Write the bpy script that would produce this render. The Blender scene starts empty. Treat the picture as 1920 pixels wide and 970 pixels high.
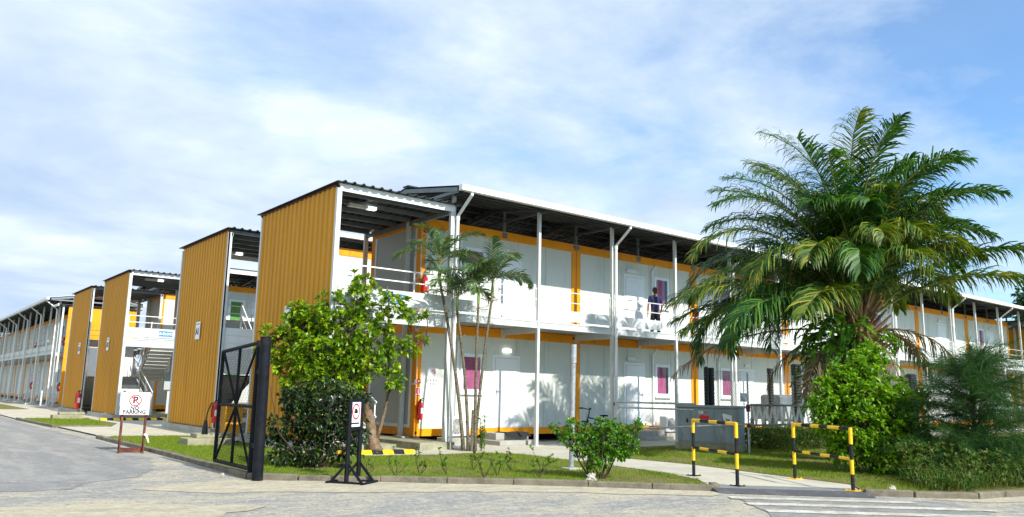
import bpy, math, random
import numpy as np
from mathutils import Vector, Matrix
R = math.radians
random.seed(7)
scn = bpy.context.scene
COL = scn.collection

# ------------------------------------------------------------------ camera
cd = bpy.data.cameras.new('camera'); cam = bpy.data.objects.new('camera', cd); COL.objects.link(cam)
cd.sensor_fit = 'HORIZONTAL'; cd.sensor_width = 36.0; cd.lens = 36.0 * 1480.34 / 1920.0
cd.clip_start = 0.1; cd.clip_end = 3000
cr = Vector((0.77973397, -0.62577501, 0.02050797)); cu = Vector((-0.12093986, -0.11839525, 0.985574)); cw = Vector((0.61431953, 0.77096576, 0.16799794))
mw = Matrix((cr, cu, -cw)).transposed().to_4x4(); mw.translation = Vector((-11.66723532, -18.82523613, 1.48546623))
cam.matrix_world = mw
scn.camera = cam

# ------------------------------------------------------------------ world
SUN_EL, SUN_AZ = 35.8, 2.0            # sun stands behind the camera, over the -Y horizon
world = bpy.data.worlds.new('World'); scn.world = world; world.use_nodes = True
nt = world.node_tree; nt.nodes.clear(); N = nt.nodes.new; LK = nt.links.new
wo = N('ShaderNodeOutputWorld'); bg = N('ShaderNodeBackground'); bg.inputs['Strength'].default_value = 0.105
sky = N('ShaderNodeTexSky'); sky.sky_type = 'NISHITA'; sky.sun_disc = False
sky.sun_elevation = R(SUN_EL); sky.sun_rotation = R(180 - SUN_AZ); sky.air_density = 1.0; sky.dust_density = 0.6; sky.ozone_density = 1.4
tc = N('ShaderNodeTexCoord'); sep = N('ShaderNodeSeparateXYZ'); LK(tc.outputs['Generated'], sep.inputs[0])
def wmath(op, a, b=None, clamp=False):
    n = N('ShaderNodeMath'); n.operation = op; n.use_clamp = clamp
    for i, x in enumerate((a, b)):
        if x is None: continue
        if isinstance(x, (int, float)): n.inputs[i].default_value = x
        else: LK(x, n.inputs[i])
    return n.outputs[0]
zz = wmath('ADD', wmath('MAXIMUM', sep.outputs[2], 0.0), 0.16)
px = wmath('DIVIDE', sep.outputs[0], zz); py = wmath('DIVIDE', sep.outputs[1], zz)
cmb = N('ShaderNodeCombineXYZ'); LK(px, cmb.inputs[0]); LK(py, cmb.inputs[1])
def wnoise(scale, detail, rough, off=(0, 0, 0), rot=0, sc=(1, 1, 1)):
    mp = N('ShaderNodeMapping'); mp.inputs['Location'].default_value = off; mp.inputs['Rotation'].default_value = (0, 0, rot); mp.inputs['Scale'].default_value = sc
    LK(cmb.outputs[0], mp.inputs[0])
    n = N('ShaderNodeTexNoise'); n.inputs['Scale'].default_value = scale; n.inputs['Detail'].default_value = detail; n.inputs['Roughness'].default_value = rough
    n.inputs['Distortion'].default_value = 0.25
    LK(mp.outputs[0], n.inputs['Vector']); return n.outputs['Fac']
def wramp(x, stops):
    r = N('ShaderNodeValToRGB'); LK(x, r.inputs[0]); e = r.color_ramp.elements
    e[0].position, e[0].color = stops[0][0], (*stops[0][1], 1); e[1].position, e[1].color = stops[-1][0], (*stops[-1][1], 1)
    for p, c in stops[1:-1]: k = e.new(p); k.color = (*c, 1)
    return r.outputs[0]
def g(v): return (v, v, v)
n1 = wnoise(0.95, 8, 0.54, (3.1, 1.2, 0), 0.5, (1, 1.5, 1))
n2 = wnoise(2.6, 8, 0.6, (7.3, 4.4, 2), 0.4)
# cloud cover thins out towards the right-hand part of the sky (towards +X)
side = wmath('MULTIPLY', wmath('SUBTRACT', wmath('ADD', wmath('MULTIPLY', sep.outputs[0], 0.80), wmath('MULTIPLY', sep.outputs[1], -0.60)), 0.02), 0.27)
cover = wmath('SUBTRACT', wmath('ADD', wmath('MULTIPLY', n1, 0.62), wmath('MULTIPLY', n2, 0.38)), side)
fac = wramp(cover, [(0.30, g(0.12)), (0.42, g(0.62)), (0.54, g(1.0))])
shade = wnoise(1.5, 7, 0.55, (1.7, 9.2, 5), 0.3)
ccol = wramp(shade, [(0.40, (6.9, 7.7, 8.1)), (0.50, (5.6, 6.6, 7.7)), (0.60, (4.7, 5.8, 7.3)), (0.72, (3.9, 5.1, 6.9))])
hs = N('ShaderNodeMixRGB'); hs.blend_type = 'MULTIPLY'; hs.inputs[0].default_value = 1.0; LK(sky.outputs[0], hs.inputs[1]); hs.inputs[2].default_value = (0.95, 1.4, 1.75, 1)
mx = N('ShaderNodeMixRGB'); LK(fac, mx.inputs[0]); LK(hs.outputs[0], mx.inputs[1]); LK(ccol, mx.inputs[2])
LK(mx.outputs[0], bg.inputs['Color']); LK(bg.outputs[0], wo.inputs[0])

# ------------------------------------------------------------------ sun
sl = bpy.data.lights.new('sun', 'SUN'); sl.energy = 4.9; sl.angle = R(0.6); sl.color = (1.0, 0.95, 0.86)
so = bpy.data.objects.new('sun', sl); COL.objects.link(so)
sd = Vector((math.sin(R(SUN_AZ)) * math.cos(R(SUN_EL)), -math.cos(R(SUN_AZ)) * math.cos(R(SUN_EL)), math.sin(R(SUN_EL))))
so.rotation_euler = sd.to_track_quat('Z', 'Y').to_euler()
vs = scn.view_settings; vs.view_transform = 'Standard'; vs.look = 'None'; vs.gamma = 1.0; vs.exposure = 0.42; vs.use_curve_mapping = False

# ------------------------------------------------------------------ materials
def mat(name, col, rough=0.6, metal=0.0, var=0.12, vscale=3.0, bump=0.0, bscale=40.0, col2=None, spec=0.4, detail=5, dirt=None, dscale=1.2, coat=0.0, stretch=None):
    m = bpy.data.materials.new(name); m.use_nodes = True; t = m.node_tree; b = t.nodes['Principled BSDF']
    b.inputs['Roughness'].default_value = rough; b.inputs['Metallic'].default_value = metal
    b.inputs['Specular IOR Level'].default_value = spec; b.inputs['Coat Weight'].default_value = coat
    co = t.nodes.new('ShaderNodeTexCoord'); src = co.outputs['Object']
    if stretch:
        mp = t.nodes.new('ShaderNodeMapping'); mp.inputs['Scale'].default_value = stretch; t.links.new(src, mp.inputs[0]); src = mp.outputs[0]
    no = t.nodes.new('ShaderNodeTexNoise'); no.inputs['Scale'].default_value = vscale; no.inputs['Detail'].default_value = detail; no.inputs['Roughness'].default_value = 0.62
    t.links.new(src, no.inputs['Vector'])
    rp = t.nodes.new('ShaderNodeValToRGB'); t.links.new(no.outputs['Fac'], rp.inputs[0])
    c2 = col2 if col2 else tuple(min(1, c * (1 + var)) for c in col); c1 = col if col2 else tuple(c * (1 - var) for c in col)
    rp.color_ramp.elements[0].position = 0.34; rp.color_ramp.elements[0].color = (*c1, 1)
    rp.color_ramp.elements[1].position = 0.66; rp.color_ramp.elements[1].color = (*c2, 1)
    out = rp.outputs[0]
    if dirt:
        dn = t.nodes.new('ShaderNodeTexNoise'); dn.inputs['Scale'].default_value = dscale; dn.inputs['Detail'].default_value = 9; dn.inputs['Roughness'].default_value = 0.7
        t.links.new(src, dn.inputs['Vector'])
        dr = t.nodes.new('ShaderNodeValToRGB'); t.links.new(dn.outputs['Fac'], dr.inputs[0])
        dr.color_ramp.elements[0].position = 0.52; dr.color_ramp.elements[0].color = (0, 0, 0, 1); dr.color_ramp.elements[1].position = 0.72; dr.color_ramp.elements[1].color = (1, 1, 1, 1)
        mxn = t.nodes.new('ShaderNodeMixRGB'); t.links.new(dr.outputs[0], mxn.inputs[0]); t.links.new(out, mxn.inputs[1]); mxn.inputs[2].default_value = (*dirt, 1); out = mxn.outputs[0]
    t.links.new(out, b.inputs['Base Color'])
    if bump:
        bn = t.nodes.new('ShaderNodeTexNoise'); bn.inputs['Scale'].default_value = bscale; bn.inputs['Detail'].default_value = 6; t.links.new(src, bn.inputs['Vector'])
        bp = t.nodes.new('ShaderNodeBump'); bp.inputs['Strength'].default_value = bump; bp.inputs['Distance'].default_value = 0.02
        t.links.new(bn.outputs['Fac'], bp.inputs['Height']); t.links.new(bp.outputs[0], b.inputs['Normal'])
    return m
def leafmat(name, cols, rough=0.45, trans=0.3, spec=0.4):
    m = bpy.data.materials.new(name); m.use_nodes = True; t = m.node_tree; b = t.nodes['Principled BSDF']; o = t.nodes['Material Output']
    b.inputs['Roughness'].default_value = rough; b.inputs['Specular IOR Level'].default_value = spec
    ge = t.nodes.new('ShaderNodeNewGeometry'); rp = t.nodes.new('ShaderNodeValToRGB'); t.links.new(ge.outputs['Random Per Island'], rp.inputs[0])
    e = rp.color_ramp.elements; e[0].position = 0.0; e[0].color = (*cols[0], 1); e[1].position = 1.0; e[1].color = (*cols[-1], 1)
    for i, c in enumerate(cols[1:-1]): k = e.new((i + 1) / (len(cols) - 1)); k.color = (*c, 1)
    t.links.new(rp.outputs[0], b.inputs['Base Color'])
    tr = t.nodes.new('ShaderNodeBsdfTranslucent'); hv = t.nodes.new('ShaderNodeMixRGB'); hv.blend_type = 'MULTIPLY'; hv.inputs[0].default_value = 1; hv.inputs[2].default_value = (1.5, 1.45, 0.5, 1)
    t.links.new(rp.outputs[0], hv.inputs[1]); t.links.new(hv.outputs[0], tr.inputs[0])
    ms = t.nodes.new('ShaderNodeMixShader'); ms.inputs[0].default_value = trans; t.links.new(b.outputs[0], ms.inputs[1]); t.links.new(tr.outputs[0], ms.inputs[2]); t.links.new(ms.outputs[0], o.inputs[0])
    return m
M = {}
M['white'] = mat('white_panel', (0.66, 0.69, 0.635), 0.45, var=0.025, vscale=0.8, spec=0.4, dirt=(0.52, 0.545, 0.49), dscale=1.1, stretch=(1.6, 1.6, 0.35))
M['seam'] = mat('panel_seam', (0.42, 0.45, 0.43), 0.6)
M['trim'] = mat('white_trim', (0.78, 0.80, 0.80), 0.35, var=0.03)
M['door'] = mat('door_paint', (0.80, 0.83, 0.84), 0.32, var=0.02, vscale=1.5)
M['plastic'] = mat('window_plastic', (0.80, 0.84, 0.87), 0.3, var=0.02)
M['orange'] = mat('orange_steel', (0.92, 0.335, 0.006), 0.5, var=0.06, vscale=2.0, spec=0.25, dirt=(0.62, 0.22, 0.02), dscale=3.0)
M['ochre'] = mat('ochre_sheet', (0.56, 0.26, 0.009), 0.5, var=0.08, vscale=1.0, spec=0.25, dirt=(0.46, 0.205, 0.012), dscale=1.6, stretch=(1, 1, 0.25))
M['steel'] = mat('white_steel', (0.56, 0.59, 0.58), 0.42, var=0.06, vscale=2.5, dirt=(0.46, 0.48, 0.47), dscale=2.2)
M['grey'] = mat('grey_panel', (0.42, 0.455, 0.45), 0.5, var=0.04, vscale=1.0)
M['greysteel'] = mat('grey_steel', (0.17, 0.20, 0.215), 0.5, metal=0.2, var=0.12, vscale=4.0)
M['galv'] = mat('galvanised', (0.42, 0.45, 0.47), 0.42, metal=0.65, var=0.22, vscale=14.0, dirt=(0.25, 0.22, 0.19), dscale=6)
M['wire'] = mat('dull_wire', (0.16, 0.165, 0.165), 0.6)
M['rafter'] = mat('shade_dark_rafter', (0.075, 0.088, 0.095), 0.5, metal=0.2)  # darker copy of the grey steel, soffit shade put into the colour
M['roof'] = mat('shade_dark_roof', (0.032, 0.038, 0.044), 0.5, metal=0.2, var=0.15, vscale=2.0)  # near-black colour carries the shade under the roofs
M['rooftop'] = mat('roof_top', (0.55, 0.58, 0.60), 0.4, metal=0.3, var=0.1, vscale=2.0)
M['dark'] = mat('void_shade', (0.02, 0.02, 0.02), 0.8)  # near-black in place of the shade inside slots, openings and gaps
M['black'] = mat('black_paint', (0.008, 0.010, 0.014), 0.6, var=0.3, vscale=8, spec=0.12, dirt=(0.022, 0.02, 0.018), dscale=7)
M['blackplastic'] = mat('black_plastic', (0.018, 0.02, 0.018), 0.5, var=0.3, vscale=10)
M['red'] = mat('red_paint', (0.62, 0.012, 0.015), 0.3, var=0.08, spec=0.5, coat=0.3)
M['redflat'] = mat('red_print', (0.72, 0.02, 0.03), 0.5, var=0.04)
M['signwhite'] = mat('sign_white', (0.84, 0.85, 0.86), 0.4, var=0.02)
M['blackprint'] = mat('black_print', (0.012, 0.012, 0.02), 0.5, var=0.05)
M['blue'] = mat('sign_blue', (0.02, 0.22, 0.62), 0.4, var=0.05)
M['rust'] = mat('rusty_steel', (0.10, 0.028, 0.018), 0.75, var=0.35, vscale=9, dirt=(0.28, 0.10, 0.03), dscale=12, bump=0.3, bscale=60)
M['concrete'] = mat('concrete', (0.36, 0.355, 0.32), 0.9, var=0.14, vscale=2.2, bump=0.35, bscale=45, dirt=(0.17, 0.17, 0.13), dscale=1.8)
M['mossy'] = mat('mossy_concrete', (0.30, 0.29, 0.20), 0.9, var=0.2, vscale=3, bump=0.4, bscale=40, dirt=(0.11, 0.13, 0.05), dscale=1.7)
M['kerb'] = mat('kerb_concrete', (0.17, 0.15, 0.11), 0.95, var=0.25, vscale=4, bump=0.5, bscale=35, dirt=(0.07, 0.065, 0.05), dscale=3)
M['yellow'] = mat('yellow_paint', (0.86, 0.50, 0.01), 0.4, var=0.08, vscale=6, dirt=(0.55, 0.32, 0.03), dscale=10)
M['blackband'] = mat('black_band_paint', (0.016, 0.017, 0.02), 0.6, var=0.2, vscale=6, spec=0.15, dirt=(0.05, 0.045, 0.04), dscale=12)
M['pink'] = mat('pink_curtain', (0.60, 0.12, 0.25), 0.8, var=0.12, vscale=5)
M['green'] = mat('green_curtain', (0.20, 0.42, 0.10), 0.8, var=0.12, vscale=5)
M['violet'] = mat('violet_curtain', (0.30, 0.06, 0.26), 0.8, var=0.12, vscale=5)
M['acwhite'] = mat('appliance_white', (0.74, 0.75, 0.72), 0.4, var=0.03, dirt=(0.5, 0.49, 0.44), dscale=4)
M['cabinet'] = mat('cabinet_paint', (0.27, 0.33, 0.365), 0.5, var=0.12, vscale=3, spec=0.4, dirt=(0.14, 0.16, 0.15), dscale=2.4, stretch=(1.5, 1.5, 0.5))
M['bark'] = mat('bark', (0.17, 0.115, 0.07), 0.95, var=0.4, vscale=9, bump=0.8, bscale=18, dirt=(0.30, 0.27, 0.21), dscale=4)
M['twig'] = mat('twig_bark', (0.055, 0.038, 0.026), 0.9, var=0.3, vscale=9)
M['palmbark'] = mat('palm_trunk_fibre', (0.10, 0.062, 0.035), 0.95, var=0.5, vscale=14, bump=1.0, bscale=14)
M['ringbark'] = mat('ringed_stem', (0.11, 0.09, 0.055), 0.85, var=0.5, vscale=3, dirt=(0.36, 0.34, 0.30), dscale=6, stretch=(3, 3, 9))
M['shaftgreen'] = mat('crownshaft', (0.20, 0.28, 0.07), 0.6, var=0.2)
M['rachis'] = mat('frond_stalk', (0.20, 0.22, 0.05), 0.6, var=0.3, vscale=3)
M['drystalk'] = mat('dry_stalk', (0.22, 0.13, 0.06), 0.8, var=0.4, vscale=3)
M['skin'] = mat('skin', (0.30, 0.15, 0.09), 0.6, var=0.05)
M['navy'] = mat('navy_cloth', (0.022, 0.026, 0.09), 0.85, var=0.15)
M['trouser'] = mat('dark_cloth', (0.008, 0.008, 0.014), 0.9, var=0.2)
M['hair'] = mat('hair', (0.06, 0.032, 0.016), 0.7, var=0.3, vscale=30)
M['binyellow'] = mat('bin_plastic', (0.72, 0.36, 0.02), 0.5, var=0.08)
M['rock'] = mat('pale_rock', (0.36, 0.34, 0.29), 0.9, var=0.25, vscale=6, bump=0.6, bscale=12)
M['rubber'] = mat('rubber', (0.015, 0.015, 0.016), 0.85, bump=0.5, bscale=60)
M['palm'] = leafmat('oil_palm_leaf', [(0.010, 0.044, 0.009), (0.018, 0.078, 0.011), (0.038, 0.125, 0.014), (0.10, 0.20, 0.018)], 0.45, 0.25, 0.3)
M['palmy'] = leafmat('oil_palm_leaf_yellowing', [(0.02, 0.07, 0.012), (0.05, 0.12, 0.015), (0.12, 0.18, 0.02), (0.27, 0.26, 0.035)], 0.5, 0.28, 0.3)
M['dry'] = leafmat('dry_palm_leaf', [(0.10, 0.075, 0.05), (0.17, 0.13, 0.09), (0.25, 0.20, 0.14), (0.12, 0.08, 0.04)], 0.8, 0.15, 0.2)
M['areca'] = leafmat('areca_leaf', [(0.03, 0.075, 0.03), (0.045, 0.11, 0.035), (0.07, 0.14, 0.035), (0.14, 0.20, 0.05)], 0.4, 0.25, 0.5)
M['tree'] = leafmat('broad_leaf', [(0.05, 0.13, 0.010), (0.10, 0.22, 0.012), (0.20, 0.34, 0.012), (0.40, 0.50, 0.015)], 0.38, 0.35, 0.5)
M['darkleaf'] = leafmat('dark_shrub_leaf', [(0.008, 0.022, 0.010), (0.012, 0.034, 0.012), (0.022, 0.055, 0.015), (0.10, 0.17, 0.02)], 0.35, 0.15, 0.5)
M['bush'] = leafmat('shrub_leaf', [(0.035, 0.12, 0.012), (0.06, 0.18, 0.015), (0.10, 0.26, 0.02), (0.20, 0.38, 0.03)], 0.4, 0.35, 0.4)
M['bigbush'] = leafmat('big_shrub_leaf', [(0.05, 0.15, 0.010), (0.10, 0.25, 0.012), (0.18, 0.37, 0.015), (0.32, 0.50, 0.02)], 0.4, 0.35, 0.4)
M['fern'] = leafmat('fern_leaf', [(0.03, 0.12, 0.01), (0.06, 0.20, 0.012), (0.12, 0.30, 0.015), (0.2, 0.38, 0.02)], 0.5, 0.35, 0.3)
M['casu'] = leafmat('casuarina_needle', [(0.016, 0.055, 0.014), (0.028, 0.085, 0.018), (0.05, 0.13, 0.022)], 0.6, 0.2, 0.2)
M['weed'] = leafmat('undergrowth_leaf', [(0.025, 0.06, 0.01), (0.05, 0.12, 0.012), (0.09, 0.15, 0.02), (0.19, 0.15, 0.05), (0.04, 0.14, 0.015), (0.03, 0.09, 0.012)], 0.6, 0.3, 0.3)
M['grass'] = leafmat('grass_blade', [(0.07, 0.15, 0.01), (0.12, 0.23, 0.012), (0.19, 0.29, 0.015), (0.29, 0.28, 0.06)], 0.6, 0.35, 0.2)
M['far'] = leafmat('far_tree_leaf', [(0.02, 0.06, 0.018), (0.03, 0.09, 0.02), (0.05, 0.12, 0.03)], 0.5, 0.2, 0.4)
M['flower'] = leafmat('seed_cluster', [(0.16, 0.14, 0.03), (0.24, 0.19, 0.05), (0.12, 0.12, 0.03)], 0.7, 0.1, 0.2)

def glassmat():
    m = bpy.data.materials.new('window_glass'); m.use_nodes = True; t = m.node_tree; t.nodes.clear()
    o = t.nodes.new('ShaderNodeOutputMaterial'); a = t.nodes.new('ShaderNodeBsdfTransparent'); a.inputs[0].default_value = (0.85, 0.9, 0.92, 1)
    b = t.nodes.new('ShaderNodeBsdfGlossy'); b.inputs['Roughness'].default_value = 0.03
    lw_ = t.nodes.new('ShaderNodeLayerWeight'); pw = t.nodes.new('ShaderNodeMath'); pw.operation = 'POWER'; t.links.new(lw_.outputs['Facing'], pw.inputs[0]); pw.inputs[1].default_value = 4.0
    f = t.nodes.new('ShaderNodeMath'); f.operation = 'MULTIPLY_ADD'; t.links.new(pw.outputs[0], f.inputs[0]); f.inputs[1].default_value = 0.6; f.inputs[2].default_value = 0.03; x = t.nodes.new('ShaderNodeMixShader')
    t.links.new(f.outputs[0], x.inputs[0]); t.links.new(a.outputs[0], x.inputs[1]); t.links.new(b.outputs[0], x.inputs[2]); t.links.new(x.outputs[0], o.inputs[0]); return m
M['glass'] = glassmat()
def lampmat():
    m = bpy.data.materials.new('lamp_glow'); m.use_nodes = True; b = m.node_tree.nodes['Principled BSDF']
    b.inputs['Base Color'].default_value = (0.9, 0.9, 0.9, 1); b.inputs['Emission Color'].default_value = (1, 1, 0.97, 1); b.inputs['Emission Strength'].default_value = 2.0; return m
M['lamp'] = lampmat()

def groundmat(name, layers, bump=0.5, bscale=30, rough=0.95):
    """layers: list of (colour, noise scale, lo, hi, offset); first is the base"""
    m = bpy.data.materials.new(name); m.use_nodes = True; t = m.node_tree; b = t.nodes['Principled BSDF']; b.inputs['Roughness'].default_value = rough; b.inputs['Specular IOR Level'].default_value = 0.2
    co = t.nodes.new('ShaderNodeTexCoord'); out = None
    for i, L in enumerate(layers):
        if i == 0:
            rgb = t.nodes.new('ShaderNodeRGB'); rgb.outputs[0].default_value = (*L[0], 1); out = rgb.outputs[0]; continue
        col, sc, lo, hi, off = L[:5]; st = L[5] if len(L) > 5 else (1, 1, 1); rz = L[6] if len(L) > 6 else 0
        mp = t.nodes.new('ShaderNodeMapping'); mp.inputs['Location'].default_value = (off, off * 0.7, 0); mp.inputs['Scale'].default_value = st; mp.inputs['Rotation'].default_value = (0, 0, rz); t.links.new(co.outputs['Object'], mp.inputs[0])
        n = t.nodes.new('ShaderNodeTexNoise'); n.inputs['Scale'].default_value = sc; n.inputs['Detail'].default_value = 8; n.inputs['Roughness'].default_value = 0.65; n.inputs['Distortion'].default_value = 0.3
        t.links.new(mp.outputs[0], n.inputs['Vector'])
        r = t.nodes.new('ShaderNodeValToRGB'); r.color_ramp.elements[0].position = lo; r.color_ramp.elements[0].color = (0, 0, 0, 1); r.color_ramp.elements[1].position = hi; r.color_ramp.elements[1].color = (1, 1, 1, 1)
        t.links.new(n.outputs['Fac'], r.inputs[0])
        x = t.nodes.new('ShaderNodeMixRGB'); t.links.new(r.outputs[0], x.inputs[0]); t.links.new(out, x.inputs[1]); x.inputs[2].default_value = (*col, 1); out = x.outputs[0]
    t.links.new(out, b.inputs['Base Color'])
    n = t.nodes.new('ShaderNodeTexNoise'); n.inputs['Scale'].default_value = bscale; n.inputs['Detail'].default_value = 9; n.inputs['Roughness'].default_value = 0.75; t.links.new(co.outputs['Object'], n.inputs['Vector'])
    n2 = t.nodes.new('ShaderNodeTexNoise'); n2.inputs['Scale'].default_value = 2.0; n2.inputs['Detail'].default_value = 5; t.links.new(co.outputs['Object'], n2.inputs['Vector'])
    ad = t.nodes.new('ShaderNodeMath'); ad.operation = 'MULTIPLY_ADD'; t.links.new(n2.outputs['Fac'], ad.inputs[0]); ad.inputs[1].default_value = 2.0; t.links.new(n.outputs['Fac'], ad.inputs[2])
    bp = t.nodes.new('ShaderNodeBump'); bp.inputs['Strength'].default_value = bump; bp.inputs['Distance'].default_value = 0.03; t.links.new(ad.outputs[0], bp.inputs['Height']); t.links.new(bp.outputs[0], b.inputs['Normal'])
    return m
M['road'] = groundmat('dusty_asphalt', [((0.332, 0.325, 0.312),), ((0.260, 0.260, 0.260), 0.9, 0.40, 0.66, 3, (1, 2.6, 1), 0.75), ((0.468, 0.423, 0.319), 0.35, 0.44, 0.62, 11, (1, 2.2, 1), 0.74), ((0.533, 0.488, 0.377), 2.6, 0.50, 0.70, 21, (1, 2.0, 1), 0.74), ((0.247, 0.240, 0.221), 6.5, 0.52, 0.68, 61), ((0.585, 0.546, 0.442), 11, 0.54, 0.70, 71), ((0.156, 0.150, 0.137), 22, 0.54, 0.66, 31), ((0.650, 0.624, 0.546), 38, 0.60, 0.72, 41), ((0.117, 0.111, 0.104), 60, 0.62, 0.72, 51)], 0.9, 26)
M['asphalt'] = groundmat('grey_asphalt', [((0.240, 0.240, 0.240),), ((0.324, 0.318, 0.300), 0.6, 0.45, 0.62, 4, (3, 0.6, 1), 0.0), ((0.186, 0.186, 0.192), 1.1, 0.55, 0.72, 14), ((0.396, 0.378, 0.336), 3.2, 0.54, 0.68, 44, (1, 2.2, 1), 0.2), ((0.444, 0.432, 0.396), 16, 0.56, 0.70, 24), ((0.120, 0.120, 0.120), 30, 0.56, 0.68, 34)], 0.8, 30)
M['dust'] = groundmat('sandy_dust', [((0.494, 0.443, 0.322),), ((0.380, 0.345, 0.265), 2.2, 0.46, 0.62, 7, (1, 2, 1), 0.74), ((0.276, 0.259, 0.218), 18, 0.54, 0.68, 17), ((0.598, 0.552, 0.437), 6, 0.54, 0.70, 27), ((0.184, 0.172, 0.149), 45, 0.60, 0.70, 37)], 0.8, 34)
M['lawn'] = groundmat('lawn_soil', [((0.12, 0.16, 0.02),), ((0.19, 0.20, 0.03), 1.2, 0.42, 0.60, 2), ((0.22, 0.165, 0.08), 0.9, 0.42, 0.60, 9), ((0.06, 0.10, 0.012), 9, 0.52, 0.66, 19), ((0.28, 0.30, 0.06), 35, 0.6, 0.7, 29)], 0.8, 60)
M['path'] = groundmat('concrete_path', [((0.484, 0.457, 0.374),), ((0.396, 0.380, 0.319), 0.9, 0.45, 0.65, 5), ((0.550, 0.528, 0.451), 2.4, 0.55, 0.70, 15), ((0.264, 0.253, 0.209), 28, 0.64, 0.74, 25)], 0.3, 50)
M['earth'] = groundmat('far_ground', [((0.16, 0.17, 0.06),), ((0.24, 0.21, 0.12), 0.15, 0.45, 0.60, 5), ((0.08, 0.12, 0.03), 0.6, 0.5, 0.65, 15)], 0.5, 10)
M['tarmac'] = groundmat('new_tarmac', [((0.083, 0.086, 0.094),), ((0.121, 0.121, 0.127), 3, 0.5, 0.65, 5), ((0.220, 0.209, 0.182), 6, 0.60, 0.75, 9)], 0.4, 60)
M['paint'] = groundmat('worn_road_paint', [((0.60, 0.58, 0.50),), ((0.40, 0.37, 0.30), 3.0, 0.38, 0.56, 5), ((0.27, 0.26, 0.24), 16, 0.55, 0.65, 15)], 0.3, 50)

def paver():
    m = M['pavers'] = bpy.data.materials.new('pavers'); m.use_nodes = True; t = m.node_tree; b = t.nodes['Principled BSDF']; b.inputs['Roughness'].default_value = 0.9
    co = t.nodes.new('ShaderNodeTexCoord'); mp = t.nodes.new('ShaderNodeMapping'); mp.inputs['Rotation'].default_value = (0, 0, R(41.7)); t.links.new(co.outputs['Object'], mp.inputs[0])
    br = t.nodes.new('ShaderNodeTexBrick'); br.inputs['Scale'].default_value = 5; br.inputs['Color1'].default_value = (0.17, 0.18, 0.185, 1); br.inputs['Color2'].default_value = (0.24, 0.25, 0.25, 1); br.inputs['Mortar'].default_value = (0.08, 0.075, 0.06, 1); br.inputs['Mortar Size'].default_value = 0.02
    t.links.new(mp.outputs[0], br.inputs['Vector']); t.links.new(br.outputs[0], b.inputs['Base Color'])
paver()

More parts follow.
